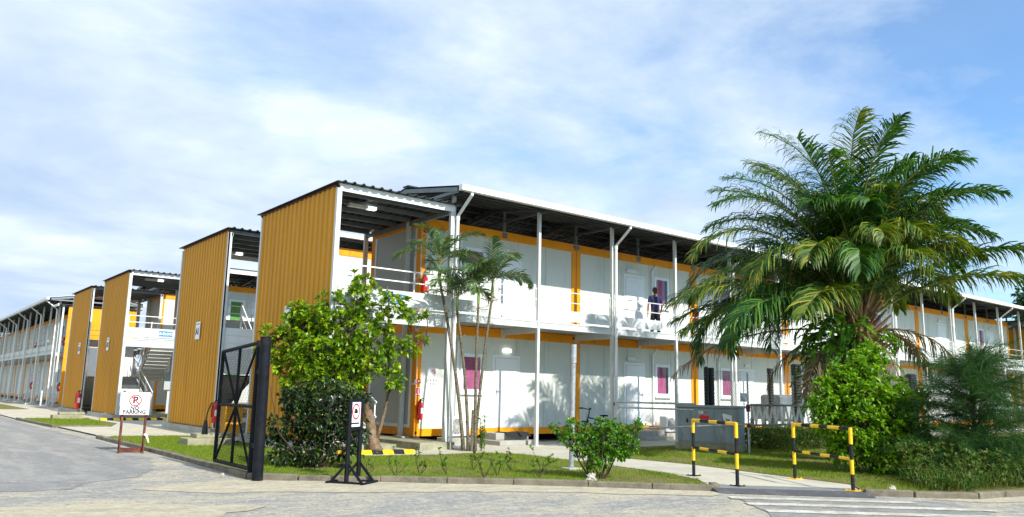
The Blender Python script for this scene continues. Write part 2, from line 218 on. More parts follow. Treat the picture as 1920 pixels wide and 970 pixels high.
# ------------------------------------------------------------------ mesh building
class MB:
    def __init__(s, tf=None): s.v = []; s.f = []; s.tf = tf
    def add(s, vs, fs):
        o = len(s.v); s.v += [tuple(x) for x in vs]; s.f += [tuple(i + o for i in f) for f in fs]; return s
    def box(s, x0, x1, y0, y1, z0, z1):
        if x0 > x1: x0, x1 = x1, x0
        if y0 > y1: y0, y1 = y1, y0
        if z0 > z1: z0, z1 = z1, z0
        return s.add([(x0, y0, z0), (x1, y0, z0), (x1, y1, z0), (x0, y1, z0), (x0, y0, z1), (x1, y0, z1), (x1, y1, z1), (x0, y1, z1)],
                     [(0, 3, 2, 1), (4, 5, 6, 7), (0, 1, 5, 4), (1, 2, 6, 5), (2, 3, 7, 6), (3, 0, 4, 7)])
    def bar(s, a, b, w, h=None, up=(0, 0, 1)):
        h = h or w; a = Vector(a); b = Vector(b); d = (b - a).normalized(); u = Vector(up)
        if abs(d.dot(u)) > 0.98: u = Vector((0, 1, 0))
        sx = d.cross(u).normalized() * (w / 2); sy = sx.cross(d).normalized() * (h / 2)
        return s.add([p + i * sx + j * sy for p in (a, b) for i, j in ((-1, -1), (1, -1), (1, 1), (-1, 1))],
                     [(0, 1, 2, 3), (7, 6, 5, 4), (0, 4, 5, 1), (1, 5, 6, 2), (2, 6, 7, 3), (3, 7, 4, 0)])
    def tube(s, pts, r, n=8, cap=True):
        pts = [Vector(p) for p in pts]; m = len(pts); rr = r if isinstance(r, (list, tuple)) else [r] * m
        vs = []; fs = []; ref = None
        for i, p in enumerate(pts):
            d = (pts[min(i + 1, m - 1)] - pts[max(i - 1, 0)])
            d = d.normalized() if d.length > 1e-9 else Vector((0, 0, 1))
            if ref is None: ref = Vector((0, 0, 1)) if abs(d.z) < 0.9 else Vector((1, 0, 0))
            x = (ref - d * ref.dot(d)).normalized(); ref = x; y = d.cross(x)
            for k in range(n):
                a = 2 * math.pi * k / n; vs.append(p + rr[i] * (math.cos(a) * x + math.sin(a) * y))
        for i in range(m - 1):
            for k in range(n):
                a = i * n + k; b = i * n + (k + 1) % n; fs.append((a, b, b + n, a + n))
        if cap: fs.append(tuple(range(n - 1, -1, -1))); fs.append(tuple(range((m - 1) * n, m * n)))
        return s.add(vs, fs)
    def lathe(s, c, prof, n=16, axis='z'):
        vs = []; fs = []
        for (r, h) in prof:
            for k in range(n):
                a = 2 * math.pi * k / n; p = (r * math.cos(a), r * math.sin(a), h)
                if axis == 'y': p = (p[0], p[2], p[1])
                if axis == 'x': p = (p[2], p[0], p[1])
                vs.append((c[0] + p[0], c[1] + p[1], c[2] + p[2]))
        for i in range(len(prof) - 1):
            for k in range(n): a = i * n + k; b = i * n + (k + 1) % n; fs.append((a, b, b + n, a + n))
        fs.append(tuple(range(n - 1, -1, -1))); fs.append(tuple(range((len(prof) - 1) * n, len(prof) * n)))
        return s.add(vs, fs)
    def prism(s, poly, z0, z1):
        n = len(poly); return s.add([(x, y, z0) for x, y in poly] + [(x, y, z1) for x, y in poly],
            [tuple(range(n - 1, -1, -1)), tuple(range(n, 2 * n))] + [(i, (i + 1) % n, (i + 1) % n + n, i + n) for i in range(n)])
    def sheet(s, poly, z): return s.add([(x, y, z) for x, y in poly], [tuple(range(len(poly)))])
    def build(s, name, m, parent=None, smooth=False, bevel=0.0, local=True):
        vs = s.v
        if s.tf: vs = [s.tf(v) for v in vs]
        if parent is not None and local:
            o = world_of(parent).inverted(); vs = [tuple(o @ Vector(v)) for v in vs]
        me = bpy.data.meshes.new(name); me.from_pydata([tuple(v) for v in vs], [], s.f); me.update()
        if not isinstance(m, (list, tuple)): me.materials.append(m)
        else:
            for x in m: me.materials.append(x)
        if smooth: me.polygons.foreach_set('use_smooth', [True] * len(me.polygons))
        ob = bpy.data.objects.new(name, me); COL.objects.link(ob)
        if parent is not None: ob.parent = parent
        if bevel:
            bv = ob.modifiers.new('bevel', 'BEVEL'); bv.width = bevel; bv.segments = 2; bv.limit_method = 'ANGLE'
        return ob
def world_of(o):
    m = Matrix.LocRotScale(o.location, o.rotation_euler, o.scale)
    return world_of(o.parent) @ m if o.parent else m
def tag(o, label=None, cat=None, group=None, kind=None):
    if label: o['label'] = label
    if cat: o['category'] = cat
    if group: o['group'] = group
    if kind: o['kind'] = kind
    return o
def thing(name, label, cat, loc=(0, 0, 0), rz=0, group=None, parent=None):
    o = bpy.data.objects.new(name, None); COL.objects.link(o); o.location = loc; o.rotation_euler = (0, 0, rz); o.empty_display_size = 0.2
    return tag(o, label, cat, group)
def copy_tree(o, parent=None):
    c = o.copy(); COL.objects.link(c)
    if parent is not None: c.parent = parent
    for ch in list(o.children): copy_tree(ch, c)
    return c
def struct(name, mb, m): return tag(mb.build(name, m), kind='structure', cat=None)

def text_into(mb, s, origin, right, up, size, th=0.003, cx=True):
    cu_ = bpy.data.curves.new('t', 'FONT'); cu_.body = s; cu_.size = size; cu_.extrude = th / 2; cu_.resolution_u = 3; cu_.offset = size * 0.038
    cu_.align_x = 'CENTER' if cx else 'LEFT'; cu_.align_y = 'CENTER'
    ob = bpy.data.objects.new('t', cu_); COL.objects.link(ob)
    dg = bpy.context.evaluated_depsgraph_get(); me = bpy.data.meshes.new_from_object(ob.evaluated_get(dg))
    r = Vector(right).normalized(); u = Vector(up).normalized(); n = r.cross(u); o = Vector(origin)
    mb.add([o + r * v.co.x + u * v.co.y + n * v.co.z for v in me.vertices], [tuple(p.vertices) for p in me.polygons])
    bpy.data.objects.remove(ob); bpy.data.meshes.remove(me); bpy.data.curves.remove(cu_)
def ring_into(mb, origin, right, up, r0, r1, n=32, th=0.003):
    r = Vector(right).normalized(); u = Vector(up).normalized(); nn = r.cross(u); o = Vector(origin); vs = []; fs = []
    for k in range(n):
        a = 2 * math.pi * k / n; d = r * math.cos(a) + u * math.sin(a)
        vs += [o + d * r0, o + d * r1, o + d * r1 + nn * th, o + d * r0 + nn * th]
    for k in range(n):
        a = k * 4; b = ((k + 1) % n) * 4
        for i in range(4): fs.append((a + i, a + (i + 1) % 4, b + (i + 1) % 4, b + i))
    mb.add(vs, fs)

# ------------------------------------------------------------------ the ground
KX = -6.52
front_kerb = [(-6.62, -5.62), (-6.0, -6.22), (-4.92, -7.0), (-3.18, -8.34), (-2.28, -9.17), (-0.81, -10.63)]
right_kerb = [(0.86, -12.22), (1.35, -12.75), (2.1, -13.38), (2.8, -13.5), (3.4, -13.68), (6, -14.35), (15, -16.2), (60, -24)]
struct('ground', MB().sheet([(-900, -900), (900, -900), (900, 900), (-900, 900)], -0.03), M['earth'])
road_poly = [(-15.5, 160), (-15.5, 0), (-60, -8), (-60, -60), (80, -60), (80, -28)] + right_kerb[::-1] + [(1.0, -12.0), (-0.6, -10.4), (-2.2, -8.95), (-4.8, -6.8), (-5.9, -5.9), (-6.45, -5.3), (-6.35, 4.6), (-6.2, 12), (-6.6, 160)]
struct('road', MB().sheet(road_poly, 0.0), M['road'])
_sr = random.Random(12)
_edge = [(-15.4, -2.0), (-12.4, -4.4), (-11.2, -5.3), (-9.3, -5.9), (-8.9, -5.1), (-8.0, -4.6), (-7.4, -3.0), (-6.95, -1.0), (-6.8, 1.5)]
_e2 = []
for (ax_, ay_), (bx_, by_) in zip(_edge[:-1], _edge[1:]):
    for q in range(8): _e2.append((ax_ + (bx_ - ax_) * q / 8 + _sr.uniform(-.07, .07), ay_ + (by_ - ay_) * q / 8 + _sr.uniform(-.07, .07)))
struct('side_road', MB().sheet([(-15.4, 160)] + _e2 + [(-6.72, 4.6), (-7.0, 12), (-7.1, 160)], 0.004), M['asphalt'])
# pale dust gathered along the front kerb and old patches
def blobpoly(pts, n=5, amp=0.12, seed=1):
    rg = random.Random(seed); out = []
    for i, p in enumerate(pts):
        q = pts[(i + 1) % len(pts)]
        for k in range(n):
            t = k / n; out.append((p[0] + (q[0] - p[0]) * t + rg.uniform(-amp, amp), p[1] + (q[1] - p[1]) * t + rg.uniform(-amp, amp)))
    return out
dust = MB()
dust.sheet(blobpoly([(-6.9, -5.7), (-5.9, -6.4), (-3.2, -8.5), (-0.9, -10.8), (-1.5, -11.1), (-3.7, -9.2), (-5.2, -8.4), (-7.6, -7.2), (-8.6, -6.2)], 6, 0.07, 3), 0.0060)
dust.sheet(blobpoly([(1.2, -12.9), (2.1, -13.55), (3.4, -13.85), (8, -15.0), (8, -15.4), (3.2, -14.25), (1.6, -13.7)], 5, 0.06, 4), 0.0060)
dust.sheet(blobpoly([(-10.8, -7.3), (-8.9, -7.7), (-7.6, -8.7), (-8.4, -9.4), (-10.2, -8.9)], 5, 0.09, 5), 0.0078)
struct('sand', dust, M['dust'])
# lawns (level with the kerb tops), paths, courts
front_lawn = [(-6.5, -5.55), (-5.95, -6.12), (-4.85, -6.9), (-3.1, -8.24), (-2.2, -9.07), (-0.75, -10.5), (-0.1, -9.7), (0.35, -8.3), (0.55, -6.6), (0.62, -3.9), (0.15, -3.15), (-0.6, -3.1), (-1.4, -3.2), (-2.6, -2.9), (-3.6, -2.4), (-3.9, -1.0), (-3.9, 3.2), (-3.9, 5.6), (-6.35, 5.9), (-6.45, 0.5)]
right_lawn = [(1.75, -11.5), (2.0, -9.6), (2.35, -7.6), (2.2, -5.6), (2.6, -3.9), (4.0, -3.2), (10, -3.0), (60, -3.0), (60, -23.9), (15, -16.1), (6, -14.25), (3.4, -13.58), (2.8, -13.4), (2.15, -13.28), (0.96, -12.15)]
side_lawn = [(-6.75, 19.2), (-6.5, 12.4), (-4.9, 12.0), (-4.2, 14.4), (-4.3, 19.2)]
far_lawn = [(-7.0, 45), (-6.9, 33), (-4.6, 33), (-4.6, 45)]
struct('lawn', MB().sheet(front_lawn, 0.055).sheet(right_lawn, 0.055).sheet(side_lawn, 0.055).sheet(far_lawn, 0.055), M['lawn'])
path_poly = [(-0.78, -10.5), (-0.1, -9.7), (0.35, -8.3), (0.55, -6.6), (0.62, -3.9), (0.15, -3.15), (-0.6, -3.1), (-1.4, -3.2), (-2.6, -2.9), (-3.6, -2.4), (-3.9, -1.0), (-3.6, 3.4), (46, 3.4), (46, -3.0), (10, -3.0), (4.0, -3.2), (2.6, -3.9), (2.2, -5.6), (2.35, -7.6), (2.0, -9.6), (1.75, -11.5), (0.96, -12.1)]
struct('path', MB().sheet(path_poly, 0.047), M['path'])
struct('courtyard', MB().sheet([(-6.35, 5.9), (-3.9, 5.6), (-3.9, 3.2), (46, 3.2), (46, 80), (-4.6, 80), (-4.6, 33), (-6.9, 33), (-6.85, 19.2), (-4.3, 19.2), (-4.2, 14.4), (-4.9, 12.0), (-6.5, 12.4)], 0.043), M['path'])
def kerb_line(pts, name, w=0.13, h=0.095, step=0.9, seed=2):
    mb = MB(); rg = random.Random(seed)
    for a, b in zip(pts[:-1], pts[1:]):
        a = Vector((a[0], a[1], 0)); b = Vector((b[0], b[1], 0)); L = (b - a).length; n = max(1, round(L / step)); d = (b - a) / n
        for i in range(n):
            p = a + d * i + d.normalized() * 0.006; q = a + d * (i + 1) - d.normalized() * 0.006; j = rg.uniform(-0.007, 0.007); hz = h + rg.uniform(-0.008, 0.006)
            mb.bar((p.x, p.y + j, hz / 2 - 0.03), (q.x, q.y + j, hz / 2 - 0.03), w, hz + 0.06)
    o = mb.build(name, M['kerb']); bv = o.modifiers.new('b', 'BEVEL'); bv.width = 0.015; bv.segments = 2; return tag(o, kind='structure')
kerb_line([(-6.55, 5.9), (-6.5, 0.5), (-6.52, -3.6), (-6.6, -5.6)], 'kerb')
kerb_line(front_kerb[0:], 'kerb')
kerb_line([(-0.81, -10.63), (-0.55, -10.35)], 'kerb')
kerb_line(right_kerb, 'kerb')
kerb_line([(-6.85, 19.2), (-6.6, 12.4), (-5.0, 11.9)], 'kerb')
# dropped crossing: pavers, tarmac ramp, painted stripes
d = Vector((0.746, -0.666)); nrm = Vector((-0.666, -0.746))      # along the kerb / out into the road
def strip(o, t0, t1, s0, s1, sk=0.0):
    o = Vector(o); return [tuple(o + d * t + nrm * s) for t, s in ((t0, s0), (t1, s0), (t1 + sk, s1), (t0 + sk, s1))]
K0 = (-0.81, -10.63)
struct('paver_strip', MB().sheet(strip(K0, 0.0, 2.30, -0.42, 0.07), 0.052), M['pavers'])
pr_ = strip(K0, -0.08, 2.38, 0.07, 0.40)
rmp = MB(); rmp.add([(*pr_[0], 0.056), (*pr_[1], 0.056), (pr_[2][0] - .05, pr_[2][1], 0.006), (pr_[3][0] + .05, pr_[3][1], 0.006)], [(0, 1, 2, 3)])
struct('ramp', rmp, M['tarmac'])
struct('crossing_patch', MB().sheet(blobpoly(strip(K0, 0.15, 3.3, 0.72, 3.2), 6, 0.05, 5), 0.008), M['asphalt'])
zb = MB()
for s0, t0, t1 in ((0.80, 0.0, 2.7), (1.44, 0.1, 3.5), (2.12, 0.2, 3.6)): zb.sheet(strip(K0, t0, t1, s0, s0 + 0.26), 0.014)
struct('road_marking', zb, M['paint'])

# ------------------------------------------------------------------ container rows
Lc = 6.06; DEP = 2.85; DV = 1.63
Z0, Z1, Z2, Z3 = 0.27, 3.375, 3.40, 6.38     # lower box, upper box
def container_row(name, label, tf, n, start=0, curt=('pink', 'pink'), frame_rear=True, doors=True, veranda=True, rooftop='rooftop'):
    """local frame: u along the facade, v into the building, z up"""
    o0 = tf((0, 0, 0)); T = thing(name, label, 'building', o0)
    B = lambda: MB(tf)
    UL = n * Lc
    for st, (za, zb_) in enumerate(((Z0, Z1), (Z2, Z3))):
        for k in range(n):
            u0 = k * Lc; u1 = u0 + Lc; i = k + start
            # steel frame
            f = B(); p = 0.19; g_ = 0.012
            for ua, ub in ((u0 + g_, u0 + p), (u1 - p, u1 - g_)):
                for va, vb in ((0, p), (DEP - p, DEP)): f.box(ua, ub, va, vb, za, zb_)
            for z_a, z_b in ((za, za + 0.2), (zb_ - 0.26, zb_)):
                for va, vb in ((0.006, 0.16), (DEP - 0.16, DEP - 0.006)): f.box(u0 + p, u1 - p, va, vb, z_a, z_b)
                for ua, ub in ((u0 + 0.02, u0 + 0.15), (u1 - 0.15, u1 - 0.02)): f.box(ua, ub, p, DEP - p, z_a, z_b)
            for ua in (u0 + 0.05, u1 - 0.16):       # corner casting holes
                pass
            f.build('frame', M['orange'], T)
            if st == 0 or True:
                cst = B()
                for ua in (u0 + 0.06, u1 - 0.13):
                    for zc in (za + 0.05, zb_ - 0.13): cst.box(ua, ua + 0.07, -0.003, 0.02, zc, zc + 0.08)
                cst.build('corner_slot', M['dark'], T)
            # wall panels
            w = B(); w.box(u0 + p, u1 - p, 0.03, 0.09, za + 0.2, zb_ - 0.26)
            w.box(u0 + p, u1 - p, DEP - 0.09, DEP - 0.03, za + 0.2, zb_ - 0.26)
            if k == n - 1: w.box(u1 - 0.1, u1 - 0.04, p, DEP - p, za + 0.2, zb_ - 0.26)
            w.build('wall', M['white'], T)
            if k == 0:
                e = B(); e.box(u0 + 0.04, u0 + 0.1, p, DEP - p, za + 0.2, zb_ - 0.26); e.build('shaded_end_wall', M['grey'], T)  # grey instead of wall white: this end's shade is in the colour
                ef = B(); a0, a1, b0, b1 = p + 0.02, DEP - p - 0.02, za + 0.22, zb_ - 0.28
                ef.box(u0 + 0.015, u0 + 0.04, a0, a0 + .1, b0, b1).box(u0 + 0.015, u0 + 0.04, a1 - .1, a1, b0, b1).box(u0 + .015, u0 + .04, a0 + .1, a1 - .1, b0, b0 + .09)
                ef.build('end_trim', M['plastic'], T)
            s_ = B()
            for q in range(1, 5):
                uq = u0 + p + q * (Lc - 2 * p) / 5; s_.box(uq - 0.008, uq + 0.008, 0.026, 0.031, za + 0.2, zb_ - 0.26)
            s_.build('wall_seam', M['seam'], T)
            if not doors: continue
            even = (i % 2 == 0)
            du = u0 + (2.70 if even else 2.29); wu = u0 + (1.52 if even else 3.84)
            zf_ = za + (0.19 if st == 0 else 0.13); zd = zf_ + 2.14
            dr = B(); dr.box(du, du + 1.04, 0.012, 0.03, zf_ + 0.01, zd); dl = dr.build('door_frame', M['plastic'], T)
            lf = B(); lf.box(du + 0.09, du + 0.95, -0.004, 0.012, zf_ + 0.03, zd - 0.09); lf = lf.build('door', M['door'], T, bevel=0.006)
            eg = B(); eg.box(du + .085, du + .955, 0.0085, 0.0115, zf_ + .02, zf_ + .03).box(du + .078, du + .09, 0.0085, 0.0115, zf_ + .03, zd - .078).box(du + .95, du + .962, 0.0085, 0.0115, zf_ + .03, zd - .078).box(du + .09, du + .95, .0085, .0115, zd - .09, zd - .078); eg.build('door_gap', M['seam'], T)
            hu = du + 0.14 if even else du + 0.90; sg = 1 if even else -1
            h = B(); h.box(hu - .02, hu + .02, -0.012, -0.004, zf_ + .95, zf_ + 1.13); h.bar((hu, -0.05, zf_ + 1.08), (hu + sg * .13, -0.05, zf_ + 1.08), .02); h.bar((hu, -0.004, zf_ + 1.08), (hu, -0.06, zf_ + 1.08), .02)
            h.build('handle', M['galv'], lf)
            pl = B(); pl.box(du + .42, du + .62, -0.008, -0.004, zd - .46, zd - .38); pl = pl.build('number_plate', M['signwhite'], lf)
            # light above the door
            lc = du + (0.52 if even else 0.35)
            lt = B()
            if even: lt.box(lc - .15, lc + .15, -0.05, 0.028, zd + .09, zd + .2); lt.build('bulkhead_light', M['lamp'] if (k == 0 and st == 0) else M['trim'], T, bevel=0.03)
            else: lt.box(lc - .24, lc + .18, -0.07, 0.028, zd + .06, zd + .2); lt.box(lc + .2, lc + .34, -0.06, 0.028, zd + .07, zd + .17); lt.build('bulkhead_light', M['trim'], T, bevel=0.02)
            # window
            ww, wz0, wz1 = 0.80, za + 1.20, za + 2.33
            fr = B()
            for a, b_, c_, e_ in ((wu, wu + .1, wz0, wz1), (wu + ww - .1, wu + ww, wz0, wz1), (wu + .1, wu + ww - .1, wz0, wz0 + .1), (wu + .1, wu + ww - .1, wz1 - .1, wz1)): fr.box(a, b_, -0.02, 0.03, c_, e_)
            fr.box(wu - .03, wu + ww + .03, -0.06, 0.029, wz0 - .05, wz0 - .002)
            fr = fr.build('window', M['plastic'], T)
            cm = curt[0] if (i % 3) else curt[1]
            if st == 1 and i in (5,): cm = 'violet'
            cv = B(); nn = 16; vs_ = []
            for q in range(nn + 1):
                uq = wu + .1 + (ww - .2) * q / nn * (1.0 if i != 1 else .82); vq = 0.016 + 0.006 * math.sin(q * 2.1 + k)
                vs_ += [(uq, vq, wz0 + .1), (uq, vq, wz1 - .1)]
            cv.add(vs_, [(2 * q, 2 * q + 2, 2 * q + 3, 2 * q + 1) for q in range(nn)]); cv.build('curtain', M[cm], fr)
            bk = B(); bk.box(wu + .1, wu + ww - .1, 0.0235, 0.0295, wz0 + .1, wz1 - .1); bk.build('room_shade', M['dark'], fr)  # flat near-black sheet stands in for the unlit room behind the curtain
            gl = B(); gl.box(wu + .1, wu + ww - .1, -0.006, -0.002, wz0 + .1, wz1 - .1); gl.build('pane', M['glass'], fr)
            # grey conduit beside the window with its hooked top
            pc = B(); xc = wu - 0.13; pc.box(xc - .03, xc + .03, -0.055, 0.028, za + .25, zb_ - .45); pc.bar((xc, -.03, zb_ - .47), (xc + .22, -.03, zb_ - .25), .035); pc.build('conduit', M['plastic'], T)
    # stub posts over the wall, rafters, soffit of the roof
    yf, yb, zr, zg = -2.30, DEP + 0.35, 7.20, 6.74
    ym = (yf + yb) / 2; ue0, ue1 = -0.3, UL + (3.6 if name.startswith('long') else 0.3)
    if veranda: 
        for k in range(2 * n + 1):
            st_ = B(); u = k * Lc / 2; u = min(max(u, .08), UL - .08)
            st_.box(u - .035, u + .035, 0.0, 0.07, Z3 - 0.0, zg + .30)
            st_.box(u - .09, u + .09, -0.012, 0.004, Z3 - .2, Z3 - .03)
            st_.build('roof_stub', M['greysteel'], T)
            MB(tf).box(u - .035, u + .035, DEP - .1, DEP - .03, Z3 + .002, zg + .08).build('roof_stub', M['greysteel'], T)
        rf = B()
        for k in range(2 * n + 1):
            u = k * Lc / 2; u = min(max(u, -.2), UL)
            rf.bar((u, yf + .12, zg + .0), (u, ym, zr - .08), .06, .10); rf.bar((u, ym, zr - .08), (u, yb - .1, zg + 0.0), .06, .10)
            rf.bar((u, yf + .3, zg - .03), (u, yb - .3, zg - .03), .05, .07)
        for q in range(6):
            t = q / 5; v = yf + .25 + (ym - yf - .3) * t; z = zg + (zr - zg) * ((v - yf) / (ym - yf)) - .025
            rf.bar((ue0, v, z), (ue1, v, z), .05, .05)
            v = ym + .05 + (yb - ym - .3) * t; z = zr + (zg - zr) * ((v - ym) / (yb - ym)) - .025; rf.bar((ue0, v, z), (ue1, v, z), .05, .05)
        rf.build('rafter', M['rafter'], T)
    # corrugated roof sheets
    def corr(u0, u1, va, za_, vb, zb2, pitch=0.25, th=0.035):
        vs_ = []; fs = []; u = u0
        prof = []
        while u < u1 - 1e-6:
            prof += [(u, 0), (u + pitch * .68, 0), (u + pitch * .76, th), (u + pitch * .92, th)]; u += pitch
        prof.append((u1, 0))
        for (x, h) in prof: vs_ += [(x, va, za_ + h), (x, vb, zb2 + h), (x, va, za_ + h + .012), (x, vb, zb2 + h + .012)]
        for i in range(len(prof) - 1):
            a = 4 * i; b = a + 4; fs += [(a, b, b + 1, a + 1), (a + 2, a + 3, b + 3, b + 2), (a, a + 2, b + 2, b), (a + 1, b + 1, b + 3, a + 3)]
        return vs_, fs
    rs = B(); rs.add(*corr(ue0, ue1, yf, zg + .03, ym, zr + .03)); rs.add(*corr(ue0, ue1, ym + .01, zr + .03, yb, zg + .06)); roof = rs.build('roof', M['roof'], T)  # underside sheet painted dark as shade; pale cladding lies on top
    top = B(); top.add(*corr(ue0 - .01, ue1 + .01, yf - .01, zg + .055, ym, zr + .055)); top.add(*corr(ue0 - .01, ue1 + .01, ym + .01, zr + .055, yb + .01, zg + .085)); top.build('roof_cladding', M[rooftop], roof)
    rc = B(); rc.bar((ue0, ym, zr + .11), (ue1, ym, zr + .11), .3, .03); rc.build('ridge_cap', M['roof'], roof)
    gt = B()
    for y_ in (yf - .07, yb + .07):
        gt.box(ue0, ue1, y_ - .075, y_ + .075, zg - .07, zg - .055); gt.box(ue0, ue1, y_ - .075, y_ - .06, zg - .055, zg + .07); gt.box(ue0, ue1, y_ + .06, y_ + .075, zg - .055, zg + .07)
        gt.box(ue0, ue1, y_ - .09, y_ - .0755, zg + .03, zg + .075)
        gt.box(ue0 - .012, ue0 - .001, y_ - .09, y_ + .075, zg - .07, zg + .075)
    gt.build('gutter', M['trim'], roof)
    gb = B(); gb.bar((ue0 + .01, yf + .1, zg - .02), (ue0 + .01, ym, zr - .04), .025, .12); gb.bar((ue0 + .01, ym, zr - .04), (ue0 + .01, yb - .1, zg - .02), .025, .12); gb.bar((ue0 + .05, yf + .1, zg - .05), (ue0 + .05, yb - .1, zg - .05), .05, .09); gb.build('gable_truss', M['greysteel'], roof)
    # ground pads
    for k in range(n + 1):
        u = k * Lc
        for v in (.12, DEP - .5): B().box(u - .3, u + .3, v, v + .38, 0.0, Z0 - .004).build('concrete_pad', M['concrete'], T)
        if k < n: B().box(k * Lc + 2.7, k * Lc + 3.3, .12, .5, 0.0, Z0 - .004).build('concrete_pad', M['concrete'], T)
    sk = B(); sk.box(.3, UL - .3, .9, DEP - .1, 0.05, Z0 - .006); sk.build('crawl_space_shade', M['dark'], T)  # near-black block added as the shade of the crawl space
    if not veranda: return T
    # veranda: posts, deck, rails
    for k in range(2 * n + 1):
        u = k * Lc / 2; big = (k % 2 == 0)
        p = B(); p.box(u - .045, u + .045, -DV - .045, -DV + .045, 0.04, zg - .02); 
        p.box(u - .09, u + .09, -DV - .09, -DV + .09, 0.04, 0.06)
        pp = p.build('post', M['steel'], T)
        if big:
            q = B(); v = -DV - .12; uu = u + .06
            q.tube([(uu, yf - .07, zg - .06), (uu, yf - .07, zg - .14), (uu, v, zg - .62), (uu, v, 0.45), (uu, v, 0.16), (uu + .05, v - .12, 0.10), (uu + .18, v - .3, .09)], .045, 10)
            q.tube([(uu, v, zg - .72), (uu, v, zg - .62)], .054, 10); q.tube([(uu, v, 3.25), (uu, v, 3.4)], .054, 10)
            q.build('downpipe', M['trim'], T)
    dk = B(); dk.box(-0.0, UL, -DV + .05, -0.03, 3.415, 3.455)
    for q in range(int(UL / 0.15)): 
        dk.box(q * .15 + .02, q * .15 + .08, -DV + .06, -0.05, 3.385, 3.415)
    dk.build('deck', M['grey'], T)
    for k in range(2 * n + 1):
        bm_ = B(); u = min(k * Lc / 2, UL - .05); bm_.box(u - .03, u + .03, -DV + .05, -0.031, 3.20, 3.383); 
        bm_.box(u - .07, u + .07, -.03, -0.008, 3.12, 3.383); bm_.build('deck_beam', M['steel'], T)
    fa = B(); fa.box(0, UL, -DV - .035, -DV + .048, 3.33, 3.37); fa.box(0, UL, -DV - .02, -DV + .01, 3.37, 3.50); fa.box(0, UL, -DV - .035, -DV + .048, 3.50, 3.54); fa.build('fascia', M['steel'], T)
    for k in range(2 * n):
        u0 = k * Lc / 2 + .05; u1 = u0 + Lc / 2 - .1
        kp = B(); kp.box(u0 + .02, u1 - .02, -DV - .012, -DV + .012, 3.60, 3.92); kp.build('kick_plate', M['steel'], T)
        rl = B()
        for z in (4.165, 4.47): rl.bar((u0, -DV, z), (u1, -DV, z), .028)
        rl.bar((u1 - .045, -DV, 3.54), (u1 - .045, -DV, 4.47), .03); rl.bar((u0 + .045, -DV, 3.54), (u0 + .045, -DV, 3.62), .03)
        rl.build('railing', M['steel'], T)
    return T

rowA = container_row('long_container_block', 'white two storey container block with orange frames and long veranda behind the palms', lambda p: (p[0], p[1], p[2]), 7)
rowB = container_row('container_block', 'white container row behind the nearest block, seen past its stair tower', lambda p: (p[0], 9.02 - p[1], p[2]), 2)
rowC = container_row('container_block', 'white container row with the green window, seen between the two tallest ochre panels', lambda p: (p[0], 19.87 + p[1], p[2]), 2, curt=('pink', 'green'))
rowD = container_row('container_block', 'container row with bright orange corner post behind the A2 stair tower', lambda p: (p[0], 28.9 - p[1], p[2]), 2)
rowE = container_row('container_block', 'farthest container block at the left edge with its veranda along the side road', lambda p: (-1.27 + p[1], 38.0 + p[0], p[2]), 8, start=1, curt=('violet', 'pink'))

# ------------------------------------------------------------------ stair towers
PW = 3.40
def corr_panel(y0, y1, x, z0, z1, pitch=0.272, dirn=-1):
    mb = MB(); prof = []; y = y0
    while y < y1 - 1e-6:
        for a, h in ((0, 0), (.46, 0), (.54, .028), (.92, .028)): prof.append((min(y + a * pitch, y1), h))
        y += pitch
    prof.append((y1, 0)); vs_ = []; fs = []
    for (yy, h) in prof: vs_ += [(x + dirn * h, yy, z0), (x + dirn * h, yy, z1)]
    n = len(prof); vs_ += [(x - dirn * .02, y0, z0), (x - dirn * .02, y0, z1), (x - dirn * .02, y1, z0), (x - dirn * .02, y1, z1)]
    for i in range(n - 1): fs.append((2 * i, 2 * i + 2, 2 * i + 3, 2 * i + 1))
    k = 2 * n; fs += [(k, k + 1, k + 3, k + 2), (0, 1, k + 1, k), (2 * n - 2, k + 2, k + 3, 2 * n - 1)]
    return mb.add(vs_, fs)
